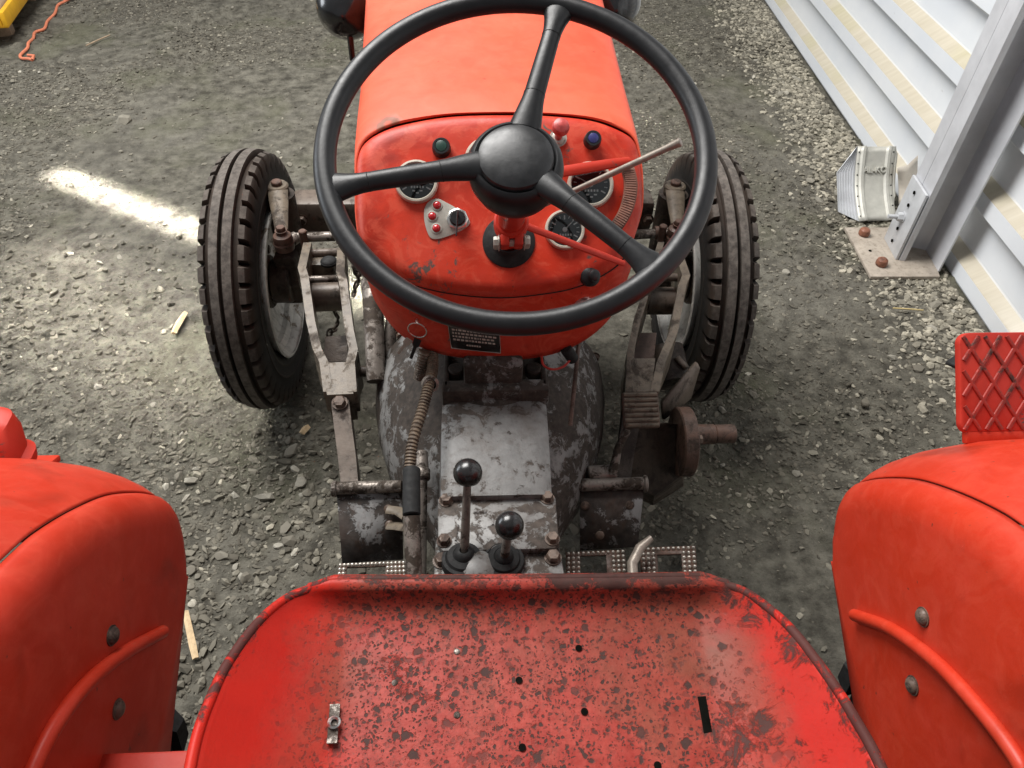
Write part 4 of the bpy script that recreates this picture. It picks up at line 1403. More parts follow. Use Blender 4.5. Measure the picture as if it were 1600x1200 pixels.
def dash_mark(u0_, u1_, v0_, v1_):
    mb.add([gp(u0_, v0_, 0.0012), gp(u1_, v0_, 0.0012), gp(u1_, v1_, 0.0012), gp(u0_, v1_, 0.0012)], [(0, 1, 2, 3)])
for k in range(15):
    dash_mark(0.16 + k * 0.046, 0.16 + k * 0.046 + 0.033, 0.07, 0.145)
dash_mark(0.10, 0.95, 0.200, 0.215)
for rw in range(7):
    v = 0.27 + rw * 0.080
    u = 0.06
    while u < 0.90:
        w = random.uniform(0.02, 0.07)
        dash_mark(u, min(0.94, u + w), v, v + 0.042)
        u += w + 0.022
for k in range(6):
    dash_mark(0.32 + k * 0.05, 0.32 + k * 0.05 + 0.036, 0.865, 0.905)
build('plate_lettering', mb, 'print_grey', dp, smooth=False)
mb = MB()
ed = [gp(0, 0, 0.001), gp(0.999, 0, 0.001), gp(0.999, 0.999, 0.001), gp(0, 0.999, 0.001)]
for a, b_ in zip(ed, ed[1:] + ed[:1]):
    mb.tube([a.lerp(b_, k / 6) for k in range(7)], 0.0008, 5)
build('plate_border', mb, 'lamp_plate', dp)
kp, kn_ = cowl_pt(652, 497, 0.003)
rc_ = PP(652, 516, kp + kn_ * 0.006, kn_)
rr_ = (PP(666, 516, kp + kn_ * 0.006, kn_) - rc_).length
kx = Vector((1, 0, 0)); kx = (kx - kn_ * kx.dot(kn_)).normalized(); ky = kn_.cross(kx)
mb = MB(); mb.tube([rc_ + (kx * math.cos(2 * math.pi * i / 40) + ky * math.sin(2 * math.pi * i / 40)) * rr_ for i in range(40)], 0.0011, 8, closed=True)
kr = part('key_ring', mb, 'chrome')
mb = MB(); mb.tube([kp - kn_ * 0.003, kp + kn_ * 0.004, PP(652, 505, kp + kn_ * 0.006, kn_)], 0.0014, 8)
build('ring_hook', mb, 'chrome', kr)
for (x0, y0, x1, y1) in ((640, 530, 622, 552), (653, 530, 642, 560)):
    a, b_ = PP(x0, y0, kp + kn_ * 0.006, kn_), PP(x1, y1, kp + kn_ * 0.012, kn_)
    mb = MB(); mb.tube([a, a.lerp(b_, 0.3), a.lerp(b_, 0.4), b_], [(0.0012, 0.007), (0.0012, 0.007), (0.001, 0.0035), (0.001, 0.003)], 10, flat=tuple(kn_))
    build('hanging_key', mb, 'lamp_plate' if x0 == 640 else 'black_plastic', kr)
# hood catch wear mark is a real worn washer
c = onp(604, 194, 0.000)

# ---- gearbox tunnel, bell housing, steering box foot
def tunnel(name, stations, mat, dz=0.20):
    secs = []
    for y, z, w, xc in stations:
        row = []
        for k in range(21):
            q = -1 + 2 * k / 20
            a = abs(q)
            x = xc + w * math.copysign(min(1, a * 1.35) if a < 0.74 else 1.0, q)
            zz = z if a < 0.56 else z - dz * max(0, (a - 0.74) / 0.26)
            if 0.56 <= a < 0.74:
                zz = z - 0.018 * ((a - 0.56) / 0.18) ** 2
            elif a >= 0.74:
                zz = z - 0.018 - dz * ((a - 0.74) / 0.26)
            row.append(Vector((x, y, zz)))
        secs.append(row)
    mb = MB(); mb.loft(secs, caps=False)
    n = 21
    mb.f.append(tuple(range(n))); mb.f.append(tuple(len(secs) * n - n + k for k in range(n))[::-1])
    return part(name, mb, mat, ang=40)


tl, tr = PZ(686, 622, 0.66), PZ(858, 619, 0.66)
ml, mr = PZ(683, 776, 0.635), PZ(868, 773, 0.635)
xc1, w1 = (tl.x + tr.x) / 2, (tr.x - tl.x) / 2
xc2, w2 = (ml.x + mr.x) / 2, (mr.x - ml.x) / 2
y1_, y2_ = tl.y, ml.y
st = []
for i in range(9):
    q = i / 8
    st.append((y1_ + (y2_ - y1_) * q, 0.660 + (0.635 - 0.660) * q + 0.010 * math.sin(math.pi * q), w1 + (w2 - w1) * q, xc1 + (xc2 - xc1) * q))
tunnel('gearbox_tunnel', st, 'silver_good', 0.26)
# bolted cover plate
zc_ = 0.622
P_ = [PZ(x, y, zc_) for x, y in ((684, 778), (868, 775), (874, 848), (868, 857), (692, 861), (684, 852))]
mb = MB(); mb.prism([(p.x, p.y) for p in P_], (0, 0, zc_ - 0.014), (1, 0, 0), (0, 1, 0), 0.014, 0.003)
cov = part('cover_plate', mb, 'silver_mid')
for (x, y) in ((697, 783), (855, 779), (694, 846), (863, 843)):
    mb = MB(); hexhead(mb, PZ(x, y, zc_), (0, 0, 1), 0.0100, 0.010); build('cover_bolt', mb, 'bolt', cov)
for a in ((712, 798, 722, 812), (715, 820, 712, 845), (740, 800, 760, 800), (770, 805, 770, 820)):
    p, q = PZ(a[0], a[1], zc_ + 0.0005), PZ(a[2], a[3], zc_ + 0.0005)
    mb = MB(); mb.tube([p, q], 0.0022, 6); build('cast_ridge', mb, 'silver_mid', cov)
mb = MB()
zb_ = 0.606
P_ = [PZ(x, y, zb_) for x, y in ((680, 840), (872, 838), (886, 915), (892, 990), (672, 994), (676, 915))]
mb.prism([(p.x, p.y) for p in P_], (0, 0, zb_ - 0.30), (1, 0, 0), (0, 1, 0), 0.30, 0.006)
gb = part('gearbox_case', mb, 'silver_mid')
for (x, y) in ((864, 872), (690, 877)):
    mb = MB(); hexhead(mb, PZ(x, y, zb_), (0, 0, 1), 0.0115, 0.011); build('case_bolt', mb, 'bolt', gb)
pz_ = PZ(748, 893, zb_)
mb = MB(); mb.lathe([(0.042, -0.02), (0.040, 0.0)] + dome(0.034, 0.022, 8, 0.003), pz_, (0.2, -0.1, 1), 30)
part('lever_pivot_cap', mb, 'silver_good')
# bell housing
bc = Vector((xc1 - 0.002, 0, 0.455))
prof_b = [(0.10, 0.74), (0.135, 0.80), (0.175, 0.86), (0.212, 0.94), (0.236, 1.02), (0.250, 1.10), (0.252, 1.16), (0.238, 1.165), (0.238, 1.20), (0.18, 1.22)]
mb = MB(); mb.lathe(prof_b, bc, (0, 1, 0), 72)
bell = part('bell_housing', mb, 'silver_worn', ang=40)
for a in np.linspace(0.35, math.pi - 0.35, 8):
    p = bc + Vector((math.cos(a) * 0.245, 1.185, math.sin(a) * 0.245))
    mb = MB(); hexhead(mb, p, (0, -1, 0), 0.010, 0.01); build('flange_bolt', mb, 'bolt', bell)
# steering box foot with two pockets
zt_ = 0.715
fl, fr = PZ(692, 612, 0.68), PZ(856, 608, 0.68)
mb = MB()
cxx = (fl.x + fr.x) / 2; ww = fr.x - fl.x
mb.box((cxx, fl.y + 0.006, 0.665), (ww * 1.02, 0.030, 0.05), None, 0.005)
mb.box((cxx - 0.004, fl.y + 0.075, 0.685), (ww * 0.56, 0.13, 0.11), None, 0.008)
mb.box((cxx - 0.004, fl.y + 0.16, 0.70), (ww * 0.9, 0.08, 0.16), None, 0.01)
mb.box((cxx + ww * 0.47, fl.y + 0.05, 0.655), (ww * 0.05, 0.09, 0.07), None, 0.003)
mb.box((cxx - ww * 0.47, fl.y + 0.05, 0.655), (ww * 0.05, 0.09, 0.07), None, 0.003)
part('steering_box', mb, 'silver_worn')
for s_ in (-1, 1):
    mb = MB(); mb.cyl((cxx + s_ * ww * 0.38, fl.y + 0.052, 0.63), (cxx + s_ * ww * 0.38, fl.y + 0.052, 0.69), 0.016, 20, bevel=0.003)
    part('mounting_stud', mb, 'dark_steel')

# ---- gear levers
def glever(kx_, ky_, kz, bx_, by_, rk, rb, nm):
    k = PZ(kx_, ky_, kz); b_ = PZ(bx_, by_, 0.612)
    d = (k - b_).normalized()
    mb = MB()
    pts = [b_.lerp(k, i / 8) for i in range(9)]
    mb.tube(pts, [0.0080 - 0.0022 * i / 8 for i in range(9)], 14)
    lv = part(nm, mb, 'rod')
    n = 14
    prof = [(0, -rk)] + [(rk * math.sin(math.pi * i / n), -rk * math.cos(math.pi * i / n)) for i in range(1, n)] + [(0, rk)]
    mb = MB(); mb.lathe([(r_, h_ if h_ > -rk * 0.72 else -rk * 0.72) for r_, h_ in prof], k, d, 36)
    build('ball_knob', mb, 'knob', lv)
    mb = MB(); mb.lathe([(rb, -0.008), (rb * 1.02, 0.003), (rb * 0.97, 0.008), (rb * 0.84, 0.0095), (rb * 0.80, 0.0085), (rb * 0.74, 0.013), (rb * 0.50, 0.017), (rb * 0.46, 0.016), (rb * 0.40, 0.022), (rb * 0.28, 0.026), (0.007, 0.027)], b_, (d * 0.35 + Vector((0, 0, 1))).normalized(), 36)
    build('rubber_boot', mb, 'rubber', lv)
glever(731, 739, 0.755, 725, 876, 0.0225, 0.036, 'gear_lever')
glever(796, 821, 0.735, 787, 877, 0.0215, 0.033, 'range_lever')

# ---- conduit, sleeve and hand rod on the left of the gearbox
mb = MB()
pts = smooth_curve([PZ(676, 545, 0.74), PZ(676, 575, 0.735), PZ(670, 602, 0.73), PZ(660, 640, 0.715), PZ(645, 690, 0.70), PZ(640, 735, 0.68)], 130)
mb.tube(pts, [0.0092 + 0.0013 * (i % 3 == 0) - 0.0008 * (i % 3 == 1) for i in range(130)], 12)
part('flexible_conduit', mb, 'conduit')
mb = MB()
pts = smooth_curve([PZ(664, 548, 0.75), PZ(658, 575, 0.72), PZ(655, 592, 0.70)], 40)
mb.tube(pts, [0.010 + 0.0012 * (i % 3 == 0) for i in range(40)], 12)
part('flexible_conduit', mb, 'conduit')
mb = MB(); c = PZ(672, 600, 0.73)
mb.lathe([(0.010, -0.006), (0.015, -0.005), (0.015, 0.005), (0.010, 0.006)], c, (0.2, -0.6, 0.3), 20)
part('conduit_clamp', mb, 'rod')
a, b_ = PZ(643, 732, 0.68), PZ(643, 806, 0.66)
mb = MB(); mb.cyl(a, b_, 0.0145, 24, bevel=0.002); hr = part('hand_rod', mb, 'rubber')
mb = MB(); mb.cyl(b_, PZ(648, 920, 0.60), 0.0135, 20); build('rod_shaft', mb, 'rod', hr)
mb = MB()
mb.cyl(PZ(658, 706, 0.62), PZ(660, 735, 0.61), 0.0115, 20, bevel=0.002)
mb.cyl(PZ(660, 733, 0.61), PZ(660, 750, 0.605), 0.014, 20, bevel=0.002)
mb.cyl(PZ(660, 750, 0.605), PZ(658, 905, 0.50), 0.009, 16)
part('brake_rod', mb, 'rod')
# thin rod crossing the right of the bell housing and the loose red wire
mb = MB(); mb.tube([PZ(905, 525, 0.74), PZ(899, 590, 0.70), PZ(891, 665, 0.64)], 0.0042, 10); part('link_rod', mb, 'rust_steel')
mb = MB(); mb.tube(smooth_curve([PZ(893, 560, 0.73), PZ(880, 573, 0.72), PZ(862, 577, 0.72), PZ(849, 570, 0.72), PZ(846, 556, 0.74)], 24), 0.0022, 8); part('loose_wire', mb, 'red_wire')
mb = MB(); mb.cyl(PZ(884, 545, 0.75), PZ(896, 562, 0.72), 0.011, 16, bevel=0.002); part('wire_connector', mb, 'rubber')

# ---- struts beside the cowl on the left
def strut(nm, pts, r, mat, **kw):
    mb = MB(); mb.tube([PZ(*p) for p in pts], r, 16, **kw); return part(nm, mb, mat)
strut('steering_arm', [(580, 440, 0.66), (584, 500, 0.63), (588, 596, 0.56)], [0.022, 0.021, 0.020], 'rod')
strut('steering_link', [(613, 500, 0.62), (607, 545, 0.58), (601, 590, 0.53)], [0.014, 0.0135, 0.013], 'rod')
mb = MB(); mb.cyl(PZ(581, 582, 0.55), PZ(604, 582, 0.54), 0.024, 22, bevel=0.003); part('link_joint', mb, 'dark_steel')
mb = MB(); mb.cyl(PZ(559, 580, 0.52), PZ(581, 581, 0.52), 0.012, 16); part('link_pin', mb, 'dark_steel')
mb = MB(); mb.box(PZ(588, 470, 0.62), (0.025, 0.05, 0.05), None, 0.004); part('frame_lug', mb, 'dark_steel')

# ---- side rails with forked front ends
def edge_plate(top, th, h, mb):
    """upright plate following a top edge; th to the right, h downwards"""
    P_ = [PZ(*p) for p in top]
    secs = []
    for p, hh in zip(P_, h):
        secs.append([p, p + Vector((th, 0, 0)), p + Vector((th, 0, -hh)), p + Vector((0, 0, -hh))])
    mb.loft(secs, closed=True, caps=True)
def bar_strip(rows, h, mb):
    secs = []
    for (lx, ly, rx, ry, z) in rows:
        a, b_ = PZ(lx, ly, z), PZ(rx, ry, z)
        secs.append([a, b_, b_ - Vector((0, 0, h)), a - Vector((0, 0, h))])
    mb.loft(secs, closed=True, caps=True)
ZF = 0.60
mb = MB(); edge_plate([(474, 379, 0.615), (465, 418, 0.625), (469, 432, 0.62), (478, 500, 0.60), (488, 544, 0.585), (499, 566, 0.575), (505, 612, 0.555)], 0.019, [0.04, 0.11, 0.12, 0.12, 0.11, 0.10, 0.06], mb)
rail = part('side_rail', mb, 'tan_steel', ang=25)
mb = MB(); edge_plate([(527, 387, 0.615), (525, 424, 0.625), (529, 436, 0.62), (538, 512, 0.60), (545, 546, 0.585), (540, 566, 0.575), (543, 612, 0.555)], 0.019, [0.04, 0.11, 0.12, 0.12, 0.11, 0.10, 0.06], mb)
build('fork_plate', mb, 'tan_steel', rail, ang=25)
mb = MB(); bar_strip([(503, 567, 550, 565, 0.573), (511, 617, 552, 615, 0.553)], 0.08, mb); build('rail_box', mb, 'tan_steel', rail)
mb = MB(); bar_strip([(515, 610, 543, 608, 0.548), (521, 660, 549, 660, 0.52), (528, 715, 556, 713, 0.49), (533, 760, 560, 758, 0.47)], 0.09, mb); build('rail_bar', mb, 'axle', rail)
mb = MB(); hexhead(mb, PZ(531, 629, 0.540), (0.0, -0.4, 1), 0.013, 0.010); build('rail_bolt', mb, 'bolt', rail)
mb = MB(); bar_strip([(508, 526, 542, 524, 0.53), (505, 566, 544, 564, 0.50)], 0.06, mb); build('fork_floor', mb, 'dark_steel', rail)
for y_, r_, z_ in ((396, 0.010, 0.59), (437, 0.0085, 0.585)):
    mb = MB(); mb.cyl(PZ(474, y_, z_), PZ(530, y_ - 2, z_), r_, 18); build('fork_pin', mb, 'rod' if y_ > 400 else 'axle', rail)
mb = MB(); mb.cyl(PZ(488, 464, 0.52), PZ(536, 462, 0.52), 0.036, 28); build('fork_tube', mb, 'axle', rail)
mb = MB(); mb.box(PZ(506, 417, 0.56), (0.055, 0.05, 0.05), None, 0.005); build('fork_block', mb, 'tan_steel', rail)
mb = MB(); mb.lathe([(0.020, 0), (0.020, 0.006)] + dome(0.019, 0.008, 5, 0.006), PZ(514, 411, 0.588), (0, 0, 1), 22); build('rubber_stop', mb, 'rubber', rail)
def chain(pts, n):
    P_ = smooth_curve([PZ(*p) for p in pts], n)
    mb = MB()
    for i in range(n - 1):
        a, b_ = P_[i], P_[i + 1]
        d = (b_ - a).normalized(); m_ = (a + b_) / 2; L_ = (b_ - a).length * 0.72
        s_ = d.cross(Vector((0, 0, 1) if i % 2 else (1, 0.2, 0))).normalized()
        mb.tube([m_ + d * L_ * math.cos(2 * math.pi * k / 14) + s_ * L_ * 0.5 * math.sin(2 * math.pi * k / 14) for k in range(14)], 0.0028, 6, closed=True)
    return part('safety_chain', mb, 'dark_steel')
chain([(552, 418, 0.56), (560, 430, 0.52), (556, 448, 0.47), (552, 462, 0.45)], 7)
chain([(520, 482, 0.46), (528, 498, 0.42), (524, 512, 0.40), (512, 522, 0.42)], 8)

mb = MB(); edge_plate([(1049, 378, 0.615), (1066, 430, 0.62), (1060, 445, 0.615), (1046, 518, 0.59), (1026, 566, 0.575), (1016, 612, 0.555)], 0.019, [0.04, 0.11, 0.12, 0.12, 0.11, 0.08], mb)
railr = part('side_rail', mb, 'tan_steel', ang=25)
mb = MB(); edge_plate([(1028, 378, 0.615), (1012, 430, 0.62), (1003, 460, 0.61), (990, 500, 0.595), (980, 547, 0.58), (977, 612, 0.555)], 0.016, [0.04, 0.11, 0.12, 0.12, 0.11, 0.08], mb)
build('fork_plate', mb, 'tan_steel', railr, ang=25)
mb = MB(); bar_strip([(984, 560, 1024, 560, 0.572), (978, 612, 1018, 612, 0.552)], 0.08, mb); build('rail_box', mb, 'tan_steel', railr)
mb = MB(); bar_strip([(990, 520, 1026, 520, 0.52), (986, 560, 1022, 560, 0.50)], 0.06, mb); build('fork_floor', mb, 'rust_steel', railr)
mb = MB(); bar_strip([(978, 605, 1008, 605, 0.545), (972, 660, 1000, 660, 0.52), (960, 715, 990, 715, 0.49), (955, 752, 985, 752, 0.47)], 0.09, mb); build('rail_bar', mb, 'dark_steel', railr)
mb = MB(); mb.cyl(PZ(1012, 432, 0.585), PZ(1070, 434, 0.585), 0.010, 16); build('fork_pin', mb, 'axle', railr)
mb = MB(); mb.cyl(PZ(1010, 470, 0.52), PZ(1055, 470, 0.52), 0.034, 24); build('fork_tube', mb, 'axle', railr)

# ---- ribbed brake pedal on the right
pc = PZ(1001, 641, 0.60)
pr_, pu_ = (PZ(1030, 641, 0.60) - pc).length, None
pnr = Vector((0, -0.55, 0.83)).normalized(); pey = Vector((0, 0.83, 0.55)).normalized()
RP = Matrix((Vector((1, 0, 0)), pey, pnr)).transposed()
hh = (PP(1001, 613, pc, pnr) - pc).length
mb = MB(); mb.box(pc, (pr_ * 1.98, hh * 2.0, 0.010), RP, 0.0045)
ped = part('brake_pedal', mb, 'rust_steel')
for i in range(7):
    p = pc + pey * (hh * (-0.84 + 0.28 * i)) + pnr * 0.0052
    mb = MB(); mb.tube([p - Vector((pr_ * 0.9, 0, 0)), p + Vector((pr_ * 0.9, 0, 0))], [(0.0036, 0.0045)] * 2, 8, flat=tuple(pnr))
    build('pedal_rib', mb, 'tan_steel', ped)
mb = MB(); mb.tube([pc - pey * hh * 0.7 - pnr * 0.006 - Vector((0.02, 0, 0)), PZ(966, 700, 0.545), PZ(957, 742, 0.51)], [0.008, 0.008, 0.010], 12); build('pedal_stem', mb, 'rod', ped)

# ---- belt pulley drive with flange and stub shaft on the right
mb = MB()
mb.loft([[PZ(x, y, z) for x, y, z in ring_] for ring_ in (
    ((972, 672, 0.46), (1040, 660, 0.48), (1068, 665, 0.42), (1066, 742, 0.34), (1022, 775, 0.30), (968, 745, 0.34)),
    ((975, 690, 0.30), (1040, 680, 0.30), (1070, 690, 0.26), (1068, 760, 0.22), (1020, 790, 0.20), (970, 765, 0.22)))], closed=True, caps=True)
drv = part('pulley_drive', mb, 'dark_steel', ang=25)
fc_ = PZ(1070, 690, 0.40)
mb = MB(); mb.cyl(fc_ - Vector((0.02, 0, 0)), fc_ + Vector((0.012, 0, 0)), 0.078, 40, bevel=0.003); build('drive_flange', mb, 'rust_steel', drv)
sh0 = PZ(1080, 679, 0.41)
mb = MB(); mb.cyl(sh0, sh0 + Vector((0.052, 0, 0)), 0.0225, 28, bevel=0.002); mb.cyl(sh0 + Vector((0.052, 0, 0)), sh0 + Vector((0.098, 0, 0)), 0.0212, 28, bevel=0.002); build('stub_shaft', mb, 'rust_steel', drv)
for a in (0.6, 2.2, 4.0, 5.4):
    p = fc_ + Vector((0.012, math.cos(a) * 0.058, math.sin(a) * 0.058)); mb = MB(); hexhead(mb, p, (1, 0, 0), 0.010, 0.008); build('flange_bolt', mb, 'bolt', drv)
# bent guard plates above it
mb = MB()
mb.loft([[PZ(1034, 628, 0.44), PZ(1036, 655, 0.40)], [PZ(1072, 584, 0.46), PZ(1078, 622, 0.38)], [PZ(1088, 566, 0.47), PZ(1092, 574, 0.46)]])
part('guard_plate', mb, 'axle', thick=0.008)
mb = MB(); mb.loft([[PZ(1054, 560, 0.47), PZ(1060, 556, 0.47)], [PZ(1070, 578, 0.45), PZ(1076, 574, 0.45)]]); part('guard_strut', mb, 'axle', thick=0.008)
mb = MB(); mb.cyl(PZ(1038, 545, 0.44), PZ(1050, 600, 0.40), 0.045, 22); part('frame_tube', mb, 'dark_steel')

# ---- foot plates with their cross tubes, studded pedals
def foot(nm, tl_, tr_, bl_, br_, bolts):
    a, b_ = PZ(*tl_, 0.50), PZ(*tr_, 0.50)
    mb = MB(); mb.cyl(a, b_, 0.0125, 22, bevel=0.0015); ft = part(nm, mb, 'rod')
    c_, d_ = PZ(*bl_, 0.40), PZ(*br_, 0.40)
    sh = Vector((0, -0.006, -0.010))
    mb = MB(); mb.loft([[a + sh, b_ + sh], [a.lerp(c_, 0.5) + sh * 0.5, b_.lerp(d_, 0.5) + sh * 0.5], [c_, d_]])
    pt = build('foot_board', mb, 'plate_worn', ft, thick=0.005)
    n_ = (b_ - a).cross(c_ - a).normalized()
    if n_.dot(CAM - a) < 0: n_ = -n_
    for (x, y) in bolts:
        mb = MB(); mb.lathe([(0.0095, 0)] + dome(0.0095, 0.006, 5), PP(x, y, a + sh + n_ * 0.001, n_), n_, 16); build('board_rivet', mb, 'bolt', ft)
    return ft
foot('left_footrest', (526, 763), (628, 760), (535, 880), (630, 874), ((607, 795), (609, 820)))
foot('right_footrest', (907, 758), (1006, 755), (906, 860), (996, 854), ((914, 790), (984, 789), (937, 836)))
for (x0, y0, x1, y1, r_, z_) in ((868, 760, 908, 758, 0.010, 0.50), (918, 742, 962, 740, 0.018, 0.50), (527, 764, 519, 764, 0.016, 0.50), (1005, 756, 1011, 756, 0.017, 0.50)):
    mb = MB(); mb.cyl(PZ(x0, y0, z_), PZ(x1, y1, z_), r_, 20, bevel=0.002); part('cross_tube', mb, 'rod')
mb = MB()
for (x, y) in ((607, 795), (609, 820)):
    pass
mb = MB(); mb.tube([PZ(605, 796, 0.480), PZ(622, 798, 0.485), PZ(634, 806, 0.50)], [(0.004, 0.010)] * 3, 8, flat=(0, 0, 1))
part('rod_bracket', mb, 'tan_steel')
mb = MB(); mb.tube([PZ(607, 821, 0.455), PZ(622, 822, 0.47), PZ(636, 824, 0.50)], [(0.004, 0.010)] * 3, 8, flat=(0, 0, 1))
part('rod_bracket', mb, 'tan_steel')
def studded(corners, z, nx_, ny_, hole, nm):
    P_ = [PZ(*c_, z) for c_ in corners]                      # far-left, far-right, near-right, near-left
    mb = MB(); st_ = MB()
    def q(u, v): return P_[0].lerp(P_[1], u).lerp(P_[3].lerp(P_[2], u), v)
    us = [0, hole[0], hole[1], 1]; vs_ = [0, hole[2], hole[3], 1]
    for i in range(3):
        for j in range(3):
            if i == 1 and j == 1: continue
            k = [q(us[i], vs_[j]), q(us[i + 1], vs_[j]), q(us[i + 1], vs_[j + 1]), q(us[i], vs_[j + 1])]
            mb.add(k, [(0, 1, 2, 3)])
    o = part(nm, mb, 'rust_steel', thick=0.006)
    for i in range(nx_):
        for j in range(ny_):
            u, v = (i + 0.5) / nx_, (j + 0.5) / ny_
            if hole[0] - 0.03 < u < hole[1] + 0.03 and hole[2] - 0.03 < v < hole[3] + 0.03: continue
            st_.lathe([(0.0036, 0)] + dome(0.0034, 0.0036, 3, 0.002), q(u, v) + Vector((0, 0, 0.003)), (0, 0, 1), 8)
    build('tread_studs', st_, 'stud', o, kind='stuff')
    return o
studded([(530, 882), (634, 878), (636, 925), (524, 930)], 0.44, 17, 7, (0.12, 0.70, 0.12, 0.85), 'clutch_pedal')
studded([(884, 864), (976, 860), (980, 912), (884, 916)], 0.42, 12, 7, (0.24, 0.68, 0.12, 0.85), 'right_brake_pedal')
studded([(1000, 857), (1086, 854), (1090, 906), (1002, 910)], 0.42, 11, 7, (0.30, 0.74, 0.22, 0.80), 'right_brake_pedal')
mb = MB(); mb.tube([PZ(990, 925, 0.44), PZ(988, 880, 0.455), PZ(1000, 856, 0.465), PZ(1018, 840, 0.475)], [0.010, 0.010, 0.0095, 0.006], 12, flat=(0, 0, 1)); part('pedal_latch', mb, 'lever')

# ---- front axle, steering arms, track rods
ya = PZ(500, 325, 0.50).y
mb = MB(); mb.box((-0.03 + 0.005, ya, 0.49), (1.02, 0.085, 0.10), None, 0.014)
axl = part('front_axle', mb, 'axle')
for x, y in ((472, 343), (541, 343), (1012, 343)):
    mb = MB(); hexhead(mb, PY(x, y, ya - 0.043), (0, -1, 0), 0.014, 0.012); build('axle_bolt', mb, 'bolt', axl)
WX, WY, WR = {-1: -0.624, 1: 0.612}, 1.70, 0.358
for s_, kp_, bp_, rod_ in ((-1, (433, 290), (440, 365), ((462, 371), (562, 368))), (1, (1055, 290), (1059, 355), ((1040, 364), (985, 367)))):
    K_ = PZ(*kp_, 0.625); B_ = PZ(*bp_, 0.60)
    mb = MB()
    mb.cyl(K_ - Vector((0, 0, 0.02)), K_ + Vector((0, 0, 0.004)), 0.029, 26, bevel=0.004)
    mb.tube([K_ - Vector((0, 0, 0.006)), K_.lerp(B_, 0.35) - Vector((0, 0, 0.006)), K_.lerp(B_, 0.9) - Vector((0, 0, 0.006))], [(0.012, 0.027), (0.011, 0.024), (0.010, 0.016)], 14, flat=(0, 0, 1))
    arm = part('steering_knuckle_arm', mb, 'tan_steel')
    mb = MB(); mb.cyl(K_, K_ + Vector((0, 0, 0.014)), 0.014, 20, bevel=0.002); build('kingpin_cap', mb, 'rust_steel', arm)
    mb = MB(); mb.cyl(K_ - Vector((0, 0, 0.02)), Vector((K_.x, K_.y, 0.26)), 0.028, 24); mb.cyl((K_.x, K_.y, 0.60), (K_.x, K_.y, 0.42), 0.040, 24); build('kingpin', mb, 'dark_steel', arm)
    mb = MB()
    mb.lathe([(0.012, 0.012), (0.012, 0.002), (0.022, -0.004), (0.025, -0.016), (0.023, -0.022), (0.026, -0.026), (0.024, -0.044), (0.012, -0.05), (0, -0.05)], B_, (0, 0, 1), 24)
    hexhead(mb, B_ + Vector((0, 0, 0.008)), (0, 0, 1), 0.012, 0.010)
    build('ball_joint', mb, 'rust_steel', arm)
    a, b_ = (PZ(*p, 0.565) for p in rod_)
    mb = MB(); mb.cyl(a, b_, 0.0125, 18); mb.cyl(B_ - Vector((0, 0, 0.035)), a, 0.016, 18); rod_o = part('track_rod', mb, 'rod')
    cl = PZ(472 if s_ < 0 else 1037, 360 if s_ < 0 else 352, 0.60)
    mb = MB(); mb.cyl(cl - Vector((0, 0, 0.05)), cl, 0.010, 14, bevel=0.002); mb.cyl(a - Vector((0.02 * s_, 0, 0)), a + Vector((-0.03 * s_, 0, 0)), 0.018, 18); build('rod_clamp', mb, 'rust_steel', rod_o)
    # stub axle
    mb = MB(); mb.cyl((K_.x - s_ * 0.02, WY + 0.01, 0.36), (WX[s_] - s_ * 0.02, WY, 0.36), 0.034, 26); mb.cyl((WX[s_] - s_ * 0.085, WY, 0.36), (WX[s_] - s_ * 0.03, WY, 0.36), 0.062, 30, bevel=0.006); mb.box((K_.x + s_ * 0.005, K_.y - 0.03, 0.37), (0.06, 0.10, 0.16), None, 0.01)
    part('stub_axle', mb, 'dark_steel')

# ---- front wheels
def front_tyre(cx0, cy0, cz0, s_):
    NN = 42
    hw = 0.077
    prof = [(-0.056, .206, 0, 0), (-0.066, .216, 0, 0), (-0.0715, .234, 0, 0), (-0.0735, .236, 0.25, 0), (-0.0740, .240, 0.25, 0), (-0.0735, .243, 0, 0), (-0.0765, .266, 0.05, 0), (-0.0785, .268, 0.3, 0), (-0.0790, .273, 0.3, 0), (-0.0775, .275, 0.1, 0), (-0.0770, .292, 0.1, 0), (-0.0760, .304, 0.2, 2), (-0.0740, .330, 0.55, 1), (-0.067, .3435, 0.8, 1), (-0.050, .3485, 0.8, 1), (-0.049, .338, 0.45, 0), (-0.0335, .338, 0.45, 0), (-0.0325, .3555, 1, 0), (-0.0065, .3580, 1, 0), (-0.0055, .338, 0.35, 0)]
    prof = prof + [(-x, r_, t_, l_) for x, r_, t_, l_ in prof[::-1]]
    sub = 6
    n = NN * sub
    V_, T_ = [], []
    for k in range(n):
        ph = k % sub
        for (x, r_, t_, l_) in prof:
            kk = ph
            lug = kk in (0, 1, 2, 3, 4)
            rr, tt = r_, t_
            if l_ == 1 and not lug:
                rr, tt = min(r_, 0.310 if abs(x) > 0.06 else 0.328), 0.0
                x = x * 0.95
            if l_ == 2 and not lug:
                x = x * 0.975
            a = 2 * math.pi * (k - (0.35 if ph == 5 else 0)) / n
            # slow wobble so that the tread is not machine-perfect
            rr += 0.0008 * math.sin(a * 5 + x * 40)
            V_.append((x * 0.80, rr * math.cos(a), rr * math.sin(a)))
            T_.append(tt)
    V_ = np.array(V_)
    m = len(prof)
    k, j = np.meshgrid(np.arange(n), np.arange(m - 1), indexing='ij')
    a = (k * m + j).ravel(); b_ = (((k + 1) % n) * m + j).ravel()
    me = mesh_np('tyre', V_, np.stack([a, b_, b_ + 1, a + 1], 1))
    me.attributes.new('tread', 'FLOAT', 'POINT').data.foreach_set('value', np.array(T_, dtype=np.float32))
    return me


